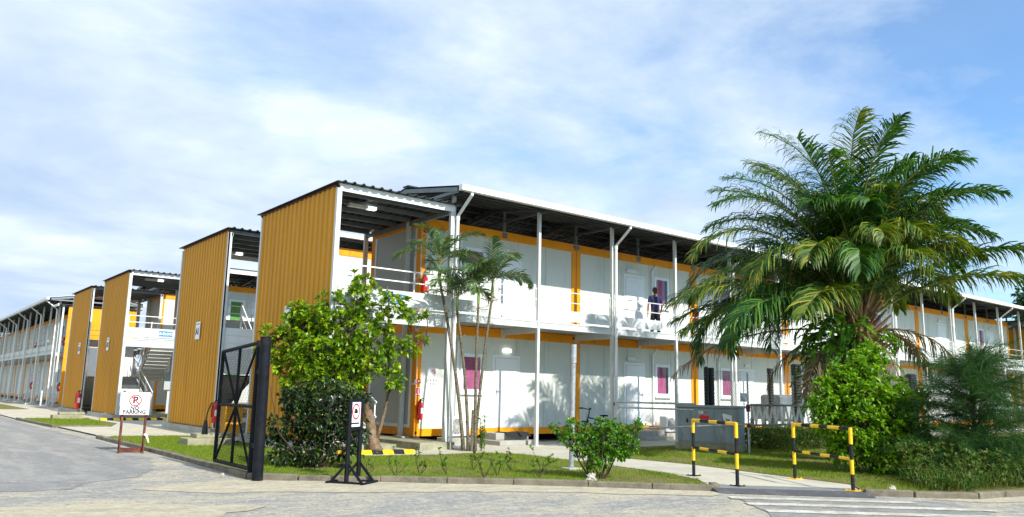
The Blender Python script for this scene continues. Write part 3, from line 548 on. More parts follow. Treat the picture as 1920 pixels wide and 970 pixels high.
def tower(label, ybase, flip=False, sign=None, mirror_x=None, group='ochre stair towers along the side road', full=True):
    """tower local: x -3.4..0, y -1.63..3.17 from the facade plane"""
    def tf(p):
        x, y, z = p
        if mirror_x is not None: x = mirror_x - x
        return (x, ybase - y if flip else ybase + y, z)
    T = thing('stair_tower', label, 'stair tower', tf((-1.7, 0, 0)), 0, group)
    B = lambda: MB(tf); y0, y1 = -DV, 3.17; zt = 6.36
    mb = corr_panel(y0 + .07, y1, -PW, 0.26, zt); mb.tf = tf; mb.build('cladding_panel', M['ochre'], T)
    e = B(); e.box(-PW - .045, -PW + .03, y0 + .07, y1 + .03, zt, zt + .035); e.build('panel_cap', M['rust'], T)
    for (px_, py_) in ((-PW + .03, y0), (-PW + .03, y1 - .05), (-.06, y0), (-.06, y1 - .05), (-PW + .11, .8), (-.06, .55)):
        if px_ > -1 and py_ == y0: p = B(); p.box(px_ - .05, px_ + .04, py_ - .05, py_ + .05, .22, zt - .05)
        else: p = B(); p.box(px_ - .06, px_ + .06, py_ - .05, py_ + .05, .22, zt - .05)
        p.build('column', M['steel'], T)
    # roof
    def rcorr():
        prof = []; u = -PW - .12; pitch = .25
        while u < .02: prof += [(u, 0), (u + pitch * .62, 0), (u + pitch * .74, .04), (u + pitch * .9, .04)]; u += pitch
        prof.append((u, 0)); vs_ = []; fs = []
        for (x, h) in prof: vs_ += [(x, y0 - .22, zt + .06 + h), (x, y1 + .15, zt + .06 + h), (x, y0 - .22, zt + .075 + h), (x, y1 + .15, zt + .075 + h)]
        for i in range(len(prof) - 1):
            a = 4 * i; b = a + 4; fs += [(a, b, b + 1, a + 1), (a + 2, a + 3, b + 3, b + 2), (a, a + 2, b + 2, b), (a + 1, b + 1, b + 3, a + 3)]
        return vs_, fs
    r = B(); r.add(*rcorr()); r = r.build('roof', M['roof'], T)
    f = B(); f.box(-PW + .03, .0, y0 - .055, y0 - .02, zt - .12, zt + .045); f.box(-PW + .02, 0, y0 - .055, y0 + .05, zt + .045, zt + .058); f.build('fascia', M['trim'], r)
    pu = B()
    for q in range(6):
        y = y0 + .55 + q * .82; pu.box(-PW + .05, -.02, y - .03, y + .03, zt - .06, zt + .055)
    pu.box(-.1, -.02, y0, y1, zt - .17, zt - .062); pu.box(-PW + .06, -PW + .12, y0, y1, zt - .17, zt - .062)
    pu.build('purlin', M['greysteel'], r)
    l = B(); l.box(-2.5, -1.95, y0 + 1.15, y0 + 1.3, zt - .14, zt - .062); l.build('roof_light', M['trim'], T); l = B(); l.box(-1.94, -1.7, y0 + 1.15, y0 + 1.3, zt - .14, zt - .064); l.build('roof_light', M['lamp'], T)
    if not full: return T
    # upper deck
    dk = B(); dk.box(-PW + .1, -.02, y0 + .03, -.15, 3.40, 3.455); dk.box(-PW + .1, -1.75, -.15, .55, 3.40, 3.455)
    for q in range(22): dk.box(-PW + .12 + q * .15, -PW + .18 + q * .15, y0 + .05, -.2, 3.37, 3.40)
    dk.build('landing', M['grey'], T)
    g_ = B(); g_.box(-PW + .1, -.03, y0 - .03, y0 + .03, 3.13, 3.17); g_.box(-PW + .1, -.03, y0 - .012, y0 + .012, 3.17, 3.42); g_.box(-PW + .1, -.03, y0 - .03, y0 + .03, 3.42, 3.47); g_.box(-PW + .1, -.03, y0 - .02, y0 + .02, 3.49, 3.54); g_.build('girder', M['steel'], T)
    kp = B(); kp.box(-PW + .12, -.04, y0 - .045, y0 - .032, 3.56, 3.96); kp.build('kick_plate', M['steel'], T)
    rl = B()
    for z in (4.20, 4.48): rl.bar((-PW + .08, y0, z), (-.03, y0, z), .03)
    for x in (-3.28, -1.15, -.72, -.1): rl.bar((x, y0, 3.54), (x, y0, 4.48 if x != -.72 else 4.2), .03)
    rl.build('railing', M['trim'], T)
    # stairs: flight one climbs away along the panel, flight two comes back beside the end wall
    def flight(xa, xb, ya, yb, za, zb2, n=9):
        fl = B(); 
        for i in range(n):
            t = i / n; y = ya + (yb - ya) * t; z = za + (zb2 - za) * (i + 1) / n; dy = (yb - ya) / n
            fl.box(xa, xb, y, y + dy * 1.08, z - .035, z); fl.box(xa, xb, y, y + (.015 if dy > 0 else -.015), z - (zb2 - za) / n, z - .036)
        for x in (xa - .02, xb + .02): fl.bar((x, ya, za + .02), (x, yb, zb2 + .02), .03, .24)
        fl.box(xa, xb, yb, yb + (.85 if yb > ya else -.0), zb2 - .05, zb2)
        return fl
    flight(-3.25, -1.98, y0 + .12, 2.2, 0.24, 1.86).build('stair_flight', M['steel'], T)
    f2 = flight(-1.78, -.72, 2.2, .35, 1.86, 3.44); f2.box(-3.2, -.72, 2.2, 3.05, 1.80, 1.855); f2.build('stair_flight', M['steel'], T)
    un = B(); un.add([(-1.76, 2.2, 1.72), (-.74, 2.2, 1.72), (-.74, .35, 3.28), (-1.76, .35, 3.28), (-1.76, 2.2, 1.70), (-.74, 2.2, 1.70), (-.74, .35, 3.26), (-1.76, .35, 3.26)], [(0, 1, 2, 3), (7, 6, 5, 4), (0, 4, 5, 1), (1, 5, 6, 2), (2, 6, 7, 3), (3, 7, 4, 0)])
    for q in range(1, 10): t = q / 10; un.box(-1.755, -.745, 2.2 - 1.85 * t - .012, 2.2 - 1.85 * t + .012, 1.70 + 1.56 * t - .035, 1.70 + 1.56 * t)
    un.build('stair_soffit', M['steel'], T)
    sc = B()
    for q in range(6): sc.box(-3.28, -1.85, 3.07, 3.10, 1.90 + q * .235, 2.115 + q * .235); sc.box(-3.28, -1.85, 3.07, 3.082, 2.115 + q * .235, 2.135 + q * .235)
    sc.build('plank_screen', M['trim'], T)
    hr = B()
    for xo in (-2.0,):
        for dz in (.95, .6): hr.bar((xo, y0 + .12, .24 + dz), (xo, 2.2, 1.86 + dz), .035)
        for t in (0.02, .33, .66, 1): hr.bar((xo, y0 + .12 + t * 3.7, .3 + t * 1.62), (xo, y0 + .12 + t * 3.7, .24 + .95 + t * 1.62), .03)
    for dz in (.9, .5): hr.bar((-1.83, 2.2, 1.86 + dz), (-1.83, .35, 3.44 + dz), .035)
    hr.bar((-1.83, .35, 3.44), (-1.83, .35, 4.4), .03); hr.bar((-1.83, 2.2, 1.8), (-1.83, 2.2, 2.8), .03)
    hr.build('handrail', M['trim'], T)
    # concrete foundations
    pl = B(); pl.box(-PW - .16, -PW + .14, y0 - .12, y1 + .15, 0.0, 0.235); pl.build('plinth', M['concrete'], T)
    sb = B(); sb.box(-.92, 0.12, y0 - .22, y1, 0.0, 0.225); sb.build('end_slab', M['mossy'], T, bevel=.012)
    ls = B(); ls.box(-3.1, -1.72, y0 - .45, y0 + .5, 0.0, .23); ls.build('stair_block', M['mossy'], T, bevel=.012)
    return T
tower('largest ochre clad stair tower, behind the leafy tree and the black gate', 0.0)
tower('ochre stair tower with the legible A1 sign, second nearest', 9.02, flip=True)
tower('ochre stair tower with the A2-BLOCK deck, behind the red no parking sign', 19.87)
tower('ochre stair tower farthest along the road, before the long left block', 28.9, flip=True)
tower('grey stair tower at the far right end behind the feathery tree', 0.0, mirror_x=7 * Lc, group=None)
# small lean-to tower on the near end of the farthest block: its sunlit orange side
T = thing('stair_shed', 'bright sunlit orange shed with lean-to roof on the near end of the farthest block', 'stair tower', (-2, 37, 0))
def swap(p): return (-2.62 + (p[1] - 36.6), 36.6 - (p[0] + 3.4), p[2])
mb = MB(); mb.box(-2.62, 1.5, 36.57, 36.60, .25, 6.22)
for q in range(20): mb.box(-2.55 + q * .2, -2.46 + q * .2, 36.545, 36.57, .25, 6.22)
mb.build('cladding_panel', M['orange'], T)
MB().box(-3.2, 1.6, 36.4, 38.0, 6.30, 6.34).build('roof', M['roof'], T); MB().box(-3.26, -3.2, 36.4, 38.0, 6.22, 6.36).build('fascia', M['trim'], T)
MB().box(-2.9, -1.2, 36.5, 38, 0, .22).build('plinth', M['concrete'], T)
for yy in (36.66, 37.9): MB().box(-2.95, -2.85, yy - .05, yy + .05, .2, 6.3).build('column', M['steel'], T)

# ------------------------------------------------------------------ signs on the towers
def plate(mb, o, r, u, w, h, th):
    r = Vector(r).normalized(); u = Vector(u).normalized(); n = r.cross(u); o = Vector(o); vs_ = []
    for k in (0, th):
        for a, b in ((-1, -1), (1, -1), (1, 1), (-1, 1)): vs_.append(o + r * a * w / 2 + u * b * h / 2 + n * k)
    return mb.add(vs_, [(3, 2, 1, 0), (4, 5, 6, 7), (0, 1, 5, 4), (1, 2, 6, 5), (2, 3, 7, 6), (3, 0, 4, 7)])
UPV = Vector((0, 0, 1))
for y, s, lab in ((-DV, 'A1-BLOCK', 'blue and white A1-BLOCK sign on the nearest tower deck'), (19.87 - DV, 'A2-BLOCK', 'blue and white A2-BLOCK sign on the second block tower deck')):
    b = plate(MB(), (-1.72, y - .047, 3.755), (1, 0, 0), UPV, .62, .27, .01).build('deck_sign', M['signwhite']); tag(b, lab, 'sign', 'block signs')
    bb = plate(MB(), (-1.72, y - .0575, 3.755), (1, 0, 0), UPV, .59, .24, .003).build('blue_panel', M['blue'], b)
    t = MB(); text_into(t, s, (-1.72, y - .063, 3.75), (1, 0, 0), UPV, .155, .003); t.build('lettering', M['signwhite'], b)
for y, s, lab in ((8.05, 'A1', 'small white A1 sign on the second ochre tower'), (20.9, 'A2', 'small pale A2 sign on the ochre tower behind the red no parking sign'), (27.3, 'A2', 'tiny pale sign on the farthest ochre tower'), (.75, 'A1', 'small white sign on the nearest ochre tower half hidden by leaves')):
    x = -PW - .05; zc = 3.31
    b = plate(MB(), (x, y, zc), (0, -1, 0), UPV, .44, .58, .012).build('tower_sign', M['signwhite']); tag(b, lab, 'sign', 'tower number signs')
    t = MB(); text_into(t, s, (x - .016, y, zc - .04), (0, -1, 0), UPV, .30, .003)
    for k in range(4): plate(t, (x - .0145, y - .12 + k * .08, zc + .21), (0, -1, 0), UPV, .05, .03, .002)
    t.build('lettering', M['blackprint'], b)

# ------------------------------------------------------------------ no parking signs on stands
def sign_no_parking():
    o = Vector((-6.96, .60, 0)); rd = Vector((.972, -.235, 0)).normalized(); n = rd.cross(UPV)   # n faces the camera
    T = thing('no_parking_sign', 'red bordered white no parking sign on rusty brown stand at the side road kerb', 'sign', o, 0, 'no parking signs')
    for s in (-1, 1):
        a = o + rd * s * .24
        MB().bar(a, a + UPV * 1.36 - n * .03, .045).build('leg', M['rust'], T)
        f = MB(); f.bar(a - n * .26 + UPV * .02, a + n * .26 + UPV * .02, .05, .04); 
        for q in (-1, 1): f.add([a + n * .24 * q + UPV * .03, a + n * .02 * q + UPV * .03, a + n * .02 * q + UPV * .34, a + n * .24 * q + UPV * .03 + rd * .012, a + n * .02 * q + UPV * .03 + rd * .012, a + n * .02 * q + UPV * .34 + rd * .012], [(0, 1, 2), (5, 4, 3), (0, 3, 4, 1), (1, 4, 5, 2), (2, 5, 3, 0)])
        f.build('foot', M['rust'], T)
    MB().bar(o - rd * .24 + UPV * .06, o + rd * .24 + UPV * .06, .03, .10).build('crossbar', M['rust'], T)
    c = o + UPV * 1.08 + n * .03; up2 = (UPV - n * .06).normalized()
    p = plate(MB(), c, rd, up2, .60, .50, .012).build('board', M['signwhite'], T)
    bd = MB()
    for (a, b, w, h) in ((0, .235, .585, .009), (0, -.235, .585, .009), (-.288, 0, .009, .46), (.288, 0, .009, .46)): plate(bd, c + rd * a + up2 * b + n * .0125, rd, up2, w, h, .002)
    rc_ = c + up2 * .07 + n * .013; ring_into(bd, rc_, rd, up2, .105, .13); 
    bd.build('border', M['redflat'], p)
    t = MB(); text_into(t, 'P', rc_ + n * .001, rd, up2, .21, .002); text_into(t, 'NO', c - up2 * .102 + n * .014, rd, up2, .115); text_into(t, 'PARKING', c - up2 * .188 + n * .014, rd, up2, .112)
    t.build('lettering', M['blackprint'], p)
    k = MB(); dd = (rd * .7 - up2 * .7).normalized(); k.bar(rc_ - dd * .11 + n * .004, rc_ + dd * .11 + n * .004, .022, .004, up=n); k.build('slash', M['redflat'], p)
    w_ = MB(); a = o + rd * .24; w_.tube([a + UPV * .40 + n * .03, a + UPV * .38 + n * .05 + rd * .05, a + UPV * .30 + rd * .08 + n * .05, a + UPV * .22 + rd * .11 + n * .06], [.02, .03, .02, .012], 6); w_.build('plastic_tie', M['signwhite'], T)
sign_no_parking()
def sign_black():
    o = Vector((-5.40, -6.93, 0)); rd = Vector((.50, .866, 0)).normalized(); n = Vector((.866, -.50, 0))
    # board is seen edge-on-ish: it faces mostly to the right along the kerb
    T = thing('traffic_sign', 'white sign with red ring in a black framed stand beside the dark shrub', 'sign', o, 0, 'no parking signs')
    rd = Vector((.93, -.36, 0)).normalized() * .34 + Vector((.62, .78, 0)) * .0
    rd = Vector((.82, .57, 0)).normalized(); n = rd.cross(UPV)
    W = .20
    for s in (-1, 1):
        a = o + rd * s * W
        MB().bar(a, a + UPV * 1.34, .055).build('leg', M['black'], T)
        f = MB()
        f.bar(a - n * .33 + UPV * .02, a + n * .33 + UPV * .02, .05, .035); f.bar(a - n * .27 + UPV * .03, a + UPV * .33, .035, .03, up=rd); f.bar(a + n * .27 + UPV * .03, a + UPV * .33, .035, .03, up=rd); f.build('foot', M['black'], T)
    b_ = MB(); b_.bar(o - rd * .27 - n * .31 + UPV * .02, o + rd * .27 - n * .31 + UPV * .02, .05, .03); b_.bar(o - rd * .27 + n * .31 + UPV * .02, o + rd * .27 + n * .31 + UPV * .02, .05, .03)
    b_.bar(o - rd * W + UPV * 1.32, o + rd * W + UPV * 1.32, .045); b_.bar(o - rd * W + UPV * .86, o + rd * W + UPV * .86, .045); b_.build('frame', M['black'], T)
    c = o + UPV * 1.09
    p = plate(MB(), c - n * .005, rd, UPV, .34, .40, .01).build('board', M['signwhite'], T)
    k = MB(); ring_into(k, c + UPV * .045 + n * .006, rd, UPV, .105, .13); k.build('ring', M['redflat'], p)
    k = MB(); plate(k, c + UPV * .04 + n * .0055, rd, UPV, .12, .045, .002); plate(k, c + UPV * .075 + n * .0055, rd, UPV, .08, .03, .002); plate(k, c - UPV * .145 + n * .0055, rd, UPV, .26, .025, .002); k.build('print', M['blackprint'], p)
sign_black()

# ------------------------------------------------------------------ black gate and gate post
gp = thing('gate_post', 'thick black steel gate post standing at the kerb corner', 'post', (-6.60, -5.97, 0))
MB().tube([(-6.60, -5.97, -.02), (-6.62, -5.96, 2.31)], .088, 20).build('pipe', M['black'], gp, smooth=False)
MB().tube([(-6.62, -5.96, 2.311), (-6.62, -5.96, 2.325)], .092, 20).build('cap', M['black'], gp)
h = MB()
for z in (.55, 1.75): h.bar((-6.61, -5.86, z), (-6.6, -5.68, z), .06, .08)
h.build('hinge', M['black'], gp)
T = thing('gate', 'open black framed mesh gate with cross braces beside the black post', 'gate', (-6.6, -5.6, 0))
ga, gb_ = Vector((-6.6, -5.62, 0)), Vector((-6.58, -3.82, 0)); z0, z1 = .16, 2.14
fr = MB(); zp = lambda t, z: ga + (gb_ - ga) * t + UPV * z
fr.tube([zp(0, .02), zp(0, 2.28)], .042, 10); fr.tube([zp(1, z0), zp(1, z1)], .036, 10); fr.tube([zp(0, z0), zp(1, z0)], .034, 10); fr.tube([zp(0, 2.24), zp(1, z1)], .034, 10); fr.tube([zp(0, 1.17), zp(1, 1.17)], .026, 8); fr.tube([zp(.5, z0), zp(.5, 2.18)], .028, 8)
fr.build('frame', M['black'], T)
br = MB(); br.tube([zp(.02, z0), zp(.5, 1.17), zp(1, z0)], .022, 8); br.tube([zp(.02, 2.22), zp(.5, 1.17), zp(.98, z1)], .022, 8); br.build('brace', M['black'], T)
def chainlink(a, b, za, zb_, step, r, name, m, parent, twist=.012):
    mb = MB(); a = Vector(a); b = Vector(b); L = (b - a).length; d = (b - a) / L; nn = d.cross(UPV); H = zb_ - za; k = 0
    n = int(L / step) + 1
    def clip(u0, u1):
        pass
    for sgn in (1, -1):
        u = -H
        while u < L + H:
            # line from (u, za) going up with slope 1.35
            sl = 1.2 * sgn; pts = []
            ua, ub = u, u + H / 1.2 * sgn
            t0, t1 = 0.0, 1.0
            du = ub - ua
            if du > 0: t0 = max(t0, (0 - ua) / du); t1 = min(t1, (L - ua) / du)
            else: t0 = max(t0, (L - ua) / du); t1 = min(t1, (0 - ua) / du)
            if t0 < t1 - .01:
                p = a + d * (ua + du * t0) + UPV * (za + H * t0) + nn * r * sgn; q = a + d * (ua + du * t1) + UPV * (za + H * t1) + nn * r * sgn
                mb.tube([p, q], r, 3, cap=False)
            u += step
    return mb.build(name, m, parent)
chainlink(ga, gb_, z0, 2.15, .075, .0028, 'wire_mesh', M['black'], T)
cb = MB(); cb.tube([(-6.58, -3.78, 1.22), (-6.62, -3.5, 1.18), (-6.64, -3.38, 1.0), (-6.64, -3.33, .86)], .012, 6); cb.tube([(-6.64, -3.33, .86), (-6.64, -3.32, .74), (-6.64, -3.32, .60)], [.028, .05, .06], 8); cb.build('lock_cable', M['blackplastic'], T)

# ------------------------------------------------------------------ yellow/black barriers
def banded(path, r, name, T, band=.30, ph=0):
    a = Vector(path[0]); b = Vector(path[-1]); L = (b - a).length; n = max(1, round(L / band)); rg = random.Random(int(L * 977) + ph)
    pts = [a]
    for i in range(1, n): pts.append(a + (b - a) * (i / n + rg.uniform(-.02, .02)))
    pts.append(b); m = MB().tube(pts, r, 12); ob = m.build(name, [M['yellow'], M['blackband']], T)
    for i, p in enumerate(ob.data.polygons): p.material_index = ((i // 12 if i < 12 * n else (0 if i == 12 * n else n - 1)) + ph) % 2
def barrier(a, b, h, label):
    a = Vector((*a, .045)); b = Vector((*b, .045)); T = thing('barrier_rail', label, 'barrier', a, 0, 'yellow and black barriers at the crossing')
    r = .030
    banded([b + UPV * h, b], r, 'upright', T, .26, 0); banded([a + UPV * h, a], r, 'upright', T, .26, 0)
    banded([a + UPV * (h - .02), b + UPV * (h - .02)], r, 'top_rail', T, .32, 0); banded([a + UPV * h * .50, b + UPV * h * .50], r * .85, 'middle_rail', T, .32, 1)
    for p in (a, b):
        f = MB(); f.box(p.x - .10, p.x + .10, p.y - .10, p.y + .10, p.z, p.z + .012)
        for s in (-1, 1):
            for q in (-1, 1): f.tube([(p.x + s * .075, p.y + q * .075, p.z), (p.x + s * .075, p.y + q * .075, p.z + .03)], .012, 6)
        f.build('base_plate', M['blackband'] if a.x < 1 else M['yellow'], T)
barrier((.42, -9.19), (-.30, -10.66), 1.03, 'left yellow and black barrier in front of the grey cabinet')
barrier((1.72, -10.46), (.86, -12.03), 1.0, 'right yellow and black barrier at the foot of the big shrub')

# ------------------------------------------------------------------ galvanised pole
T = thing('metal_pole', 'galvanised pipe pole standing behind the small round shrub', 'pole', (-.9, -7.3, 0))
MB().tube([(-.91, -7.30, .03), (-.89, -7.32, 2.08)], .05, 16).build('pipe', M['galv'], T, smooth=False)
MB().tube([(-.89, -7.32, 2.09), (-.885, -7.325, 2.46)], .058, 16).build('sleeve', M['galv'], T)
MB().box(-1.08, -.76, -7.44, -7.18, .03, .09).build('base_slab', M['concrete'], T, bevel=.01)
MB().tube([(-.96, -7.36, .98), (-.9, -7.38, .99), (-.85, -7.33, 1.0), (-.9, -7.25, .99), (-.96, -7.36, 1.0), (-1.05, -7.42, 1.04)], .008, 5).build('tied_cord', M['yellow'], T)

# ------------------------------------------------------------------ electrical cabinet
ca = Vector((6.0, -4.2, 0)); cb_ = Vector((6.75, -5.75, 0)); cd_ = (cb_ - ca).normalized(); cn = cd_.cross(UPV); cn = cn if cn.y < 0 or cn.x < 0 else -cn
if cn.x > 0: cn = -cn
CW = (cb_ - ca).length
T = thing('electrical_cabinet', 'grey blue steel electrical cabinet with red sticker on concrete plinth behind the left barrier', 'cabinet', (6.4, -5, 0))
def cbox(a0, a1, d0, d1, z0, z1, mb=None):
    mb = mb or MB(); vs_ = []
    for z in (z0, z1):
        for (s, q) in ((a0, d0), (a1, d0), (a1, d1), (a0, d1)): p = ca + cd_ * s - cn * q; vs_.append((p.x, p.y, z))
    return mb.add(vs_, [(0, 1, 2, 3), (7, 6, 5, 4), (0, 4, 5, 1), (1, 5, 6, 2), (2, 6, 7, 3), (3, 7, 4, 0)])
cbox(-.06, CW + .04, -.06, .66, 0, .245).build('plinth', M['mossy'], T, bevel=.015)
cbox(0, CW, 0, .6, .25, 1.20).build('body', M['cabinet'], T, bevel=.006)
cbox(-.05, CW + .08, -.07, .66, 1.20, 1.262).build('lid', M['cabinet'], T, bevel=.01)
for a0, a1 in ((.03, .36), (.41, 1.02), (1.04, 1.62)):
    a1 = min(a1, CW - .03); dr = cbox(a0, a1, -.014, -.001, .29, 1.17).build('door', M['cabinet'], T, bevel=.004)
    if a0 < 1: 
        hm = cbox(a1 - .12, a1 - .04, -.045, -.014, .83, .85); cbox(a1 - .10, a1 - .06, -.03, -.014, .78, .9, hm); hm.build('handle', M['blackplastic'], dr)
k = MB(); 
for (a0, a1, zA, zB) in ((.62, .88, .85, .98), (.86, .95, .82, .88), (.66, .74, .98, 1.0)): cbox(a0, a1, -.018, -.0145, zA, zB, k)
k.build('red_sticker', M['redflat'], T)
k = cbox(.6, .72, -.022, -.0145, 1.03, 1.11); k.build('notice_plate', M['acwhite'], T)
k = cbox(.76, .82, -.022, -.0145, 1.05, 1.09); k.build('label_plate', M['redflat'], T)
ps = MB(); o = ca + cd_ * 1.24 + cn * .0165
pts = [(0, 1.06), (.26, 1.0), (.27, .84), (.22, .74), (.08, .75), (.03, .9)]
ps.add([o + cd_ * s + UPV * z + cn * (.004 + .01 * (i % 2)) for i, (s, z) in enumerate(pts)] + [o + cd_ * s + UPV * z for s, z in pts], [tuple(range(6)), tuple(range(11, 5, -1))] + [(i, (i + 1) % 6, (i + 1) % 6 + 6, i + 6) for i in range(6)])
ps = ps.build('peeling_poster', M['signwhite'], T)
k = MB(); k.bar(o + cd_ * .08 + UPV * .84 + cn * .02, o + cd_ * .2 + UPV * .9 + cn * .02, .02, .003, up=cn); k.bar(o + cd_ * .09 + UPV * .92 + cn * .02, o + cd_ * .19 + UPV * .86 + cn * .02, .02, .003, up=cn); k.build('print', M['blackprint'], ps)

# ------------------------------------------------------------------ scaffold pipe railing
T = thing('pipe_railing', 'scaffold pipe railing with white tape wound between its bars, around the grey cabinet', 'railing', (6.1, -6.45, 0))
PA = Vector((4.0, -3.75, .03)); PB = Vector((6.1, -6.45, .03)); PC = Vector((8.0, -7.6, .03))
MB().tube([PA, PA + UPV * 1.95], .028, 10).build('post', M['galv'], T); MB().tube([PB, PB + UPV * 2.1], .026, 10).build('post', M['galv'], T); MB().tube([PC, PC + UPV * 1.5], .028, 10).build('post', M['galv'], T)
MB().tube([PA - (PB - PA) * .02 + UPV * 1.28, PA + (PB - PA) * .62 + UPV * 1.27], .027, 10).build('rail', M['galv'], T)
MB().tube([PA + UPV * 1.14, PA + (PB - PA) * .60 + UPV * 1.12], .024, 10).build('rail', M['galv'], T)
MB().tube([PA + (PB - PA) * .2 + UPV * .60, PB + (PB - PA) * .03 + UPV * .80], .026, 10).build('rail', M['galv'], T)
MB().tube([PB - (PC - PB) * .02 + UPV * 1.27, PC + UPV * 1.3], .026, 10).build('rail', M['galv'], T)
MB().tube([PB + UPV * .76, PC + UPV * .84], .026, 10).build('rail', M['galv'], T)
c_ = MB()
for p, z in ((PA, 1.28), (PB, 1.27), (PB, .80), (PB, 1.2)): c_.lathe((p.x, p.y, p.z + z - .05), [(.02, -.05), (.05, -.04), (.055, .03), (.02, .06)], 8)
c_.build('coupler', M['rust'], T)
tp = MB(); n = 11
for i in range(n):
    t0 = .05 + i * .9 / n; t1 = t0 + .045; t2 = t0 + .082
    for a, b in ((t0, t1), (t1, t2)):
        za, zb2 = (1.28, .79) if a == t0 else (.79, 1.28)
        pa = PB + (PC - PB) * a + UPV * za; pb = PB + (PC - PB) * b + UPV * zb2; tp.bar(pa, pb, .05, .006, up=(PC - PB).cross(UPV))
tp.build('white_tape', M['signwhite'], T)
rg_ = MB(); rg_.tube([PA + UPV * 1.33 - Vector((.03, .03, 0)), PA + UPV * 1.1 + Vector((.02, -.04, 0)), PA + UPV * .8 + Vector((.05, -.05, 0)), PA + UPV * .62 + Vector((.03, -.06, 0))], [.03, .055, .06, .03], 8); rg_.build('hanging_rag', M['grey'], T)

# ------------------------------------------------------------------ chain link fence
T = thing('chain_link_fence', 'galvanised chain link fence on black ribbed posts behind the grey cabinet', 'fence', (7.8, -4, 0))
chainlink((7.8, -4, 0), (12.6, -4, 0), .25, 2.28, .088, .0038, 'wire_mesh', M['wire'], T)
chainlink((12.9, -4, 0), (20.6, -4, 0), .25, 2.4, .10, .0045, 'wire_mesh', M['wire'], T)
def ribpost(x, y, h, r):
    pr = []; z = .03
    while z < h: pr += [(r * .93, z), (r, z + .02), (r, z + .05), (r * .93, z + .07)]; z += .09
    m = MB(); m.lathe((x, y, 0), pr + [(r * .5, h + .02)], 12); return m
for x, h, r in ((7.58, 2.36, .07), (7.80, 2.30, .10), (10.85, 2.42, .10), (12.35, 2.62, .17), (16.4, 2.5, .12), (20.5, 2.55, .22)):
    ribpost(x, -4.0, h, r).build('post', M['blackplastic'], T)
k = MB(); k.lathe((7.58, -4, 2.38), [(.02, 0), (.035, .02), (.035, .05), (.01, .07)], 8); k.build('post_tip', M['signwhite'], T)
plate(MB(), (9.35, -4.03, 1.50), (1, 0, 0), UPV, .34, .26, .008).build('fence_plate', M['greysteel'], T)
T = thing('power_box', 'dark grey switchgear boxes on a frame behind the chain link fence', 'power unit', (12.4, -3, 0))
MB().box(11.6, 12.4, -3.3, -2.7, .80, 1.30).build('small_box', M['greysteel'], T, bevel=.02)
b_ = MB(); b_.prism([(12.45, -3.3), (14.0, -3.3), (14.0, -2.5), (12.45, -2.5)], .72, 1.62); b_.build('main_box', M['greysteel'], T, bevel=.10)
MB().box(12.6, 13.4, -3.38, -3.305, .8, 1.30).build('panel_door', M['grey'], T, bevel=.02)
lg = MB(); 
for x in (11.7, 12.4, 13.9): lg.box(x - .04, x + .04, -3.2, -3.1, .03, .82); lg.box(x - .04, x + .04, -2.75, -2.65, .03, .82)
lg.build('support', M['black'], T)

# ------------------------------------------------------------------ air conditioners
def aircon(loc, label):
    x, y, z = loc; T = thing('air_conditioner', label, 'air conditioner', loc, 0, 'outdoor air conditioner units')
    MB().box(x - .37, x + .37, y - .15, y + .15, z, z + .52).build('casing', M['acwhite'], T, bevel=.02)
    r = MB()
    for q in range(8): 
        rr = .04 + q * .024; ring_into(r, (x - .08, y - .153, z + .26), (1, 0, 0), UPV, rr, rr + .006, 24, .006)
    for q in range(12): 
        a = q * math.pi / 6; r.bar((x - .08, y - .157, z + .26), (x - .08 + .21 * math.cos(a), y - .157, z + .26 + .21 * math.sin(a)), .005)
    r.build('fan_grille', M['acwhite'], T)
    f = MB(); f.lathe((x - .08, y - .1535, z + .26), [(.205, 0), (.205, .003)], 28, 'y'); f.build('fan_opening', M['dark'], T)
    l = MB(); l.box(x + .2, x + .3, y - .153, y - .15, z + .36, z + .41); l.build('badge', M['blue'], T)
    k = MB(); k.box(x - .3, x - .22, y - .14, y + .14, z - .03, z).box(x + .22, x + .3, y - .14, y + .14, z - .03, z); k.build('foot', M['black'], T)
def pedestal(x0, x1, y0, y1, h, label, name='concrete_block', group='concrete blocks under the units'):
    o = MB().box(x0, x1, y0, y1, .03, h).build(name, M['concrete'], bevel=.012); return tag(o, label, 'concrete block', group)
spots = [(1.0, -.62, .26, 'air conditioner unit beside the first door behind the thin palm stems', 'concrete block under the air conditioner nearest the corner post'),
         (9.95, -.6, .26, 'air conditioner unit under the second pink window', 'concrete block under the air conditioner at the second pink window'),
         (17.2, -.6, .26, 'air conditioner unit behind the taped pipe railing', 'concrete block under the air conditioner behind the railing')]
for x, y, z, l1, l2 in spots: aircon((x, y, z + .035), l1); pedestal(x - .45, x + .45, y - .25, y + .25, z, l2)
for k, yy in enumerate((42.5, 47.6, 54.0)):
    T0 = thing('air_conditioner', ('air conditioner unit at the nearest bay of the farthest block', 'air conditioner unit at the second bay of the farthest block', 'air conditioner unit deepest along the farthest block')[k], 'air conditioner', (-2.0, yy, 0.05), 0, 'outdoor air conditioner units')
    MB().box(-2.2, -1.85, yy - .4, yy + .4, .25, .8).build('casing', M['acwhite'], T0, bevel=.02); MB().lathe((-2.205, yy, .52), [(.2, 0), (.2, .004)], 20, 'x').build('fan_opening', M['dark'], T0)
    MB().box(-2.25, -1.8, yy - .45, yy + .45, .045, .247).build('stand', M['concrete'], T0)

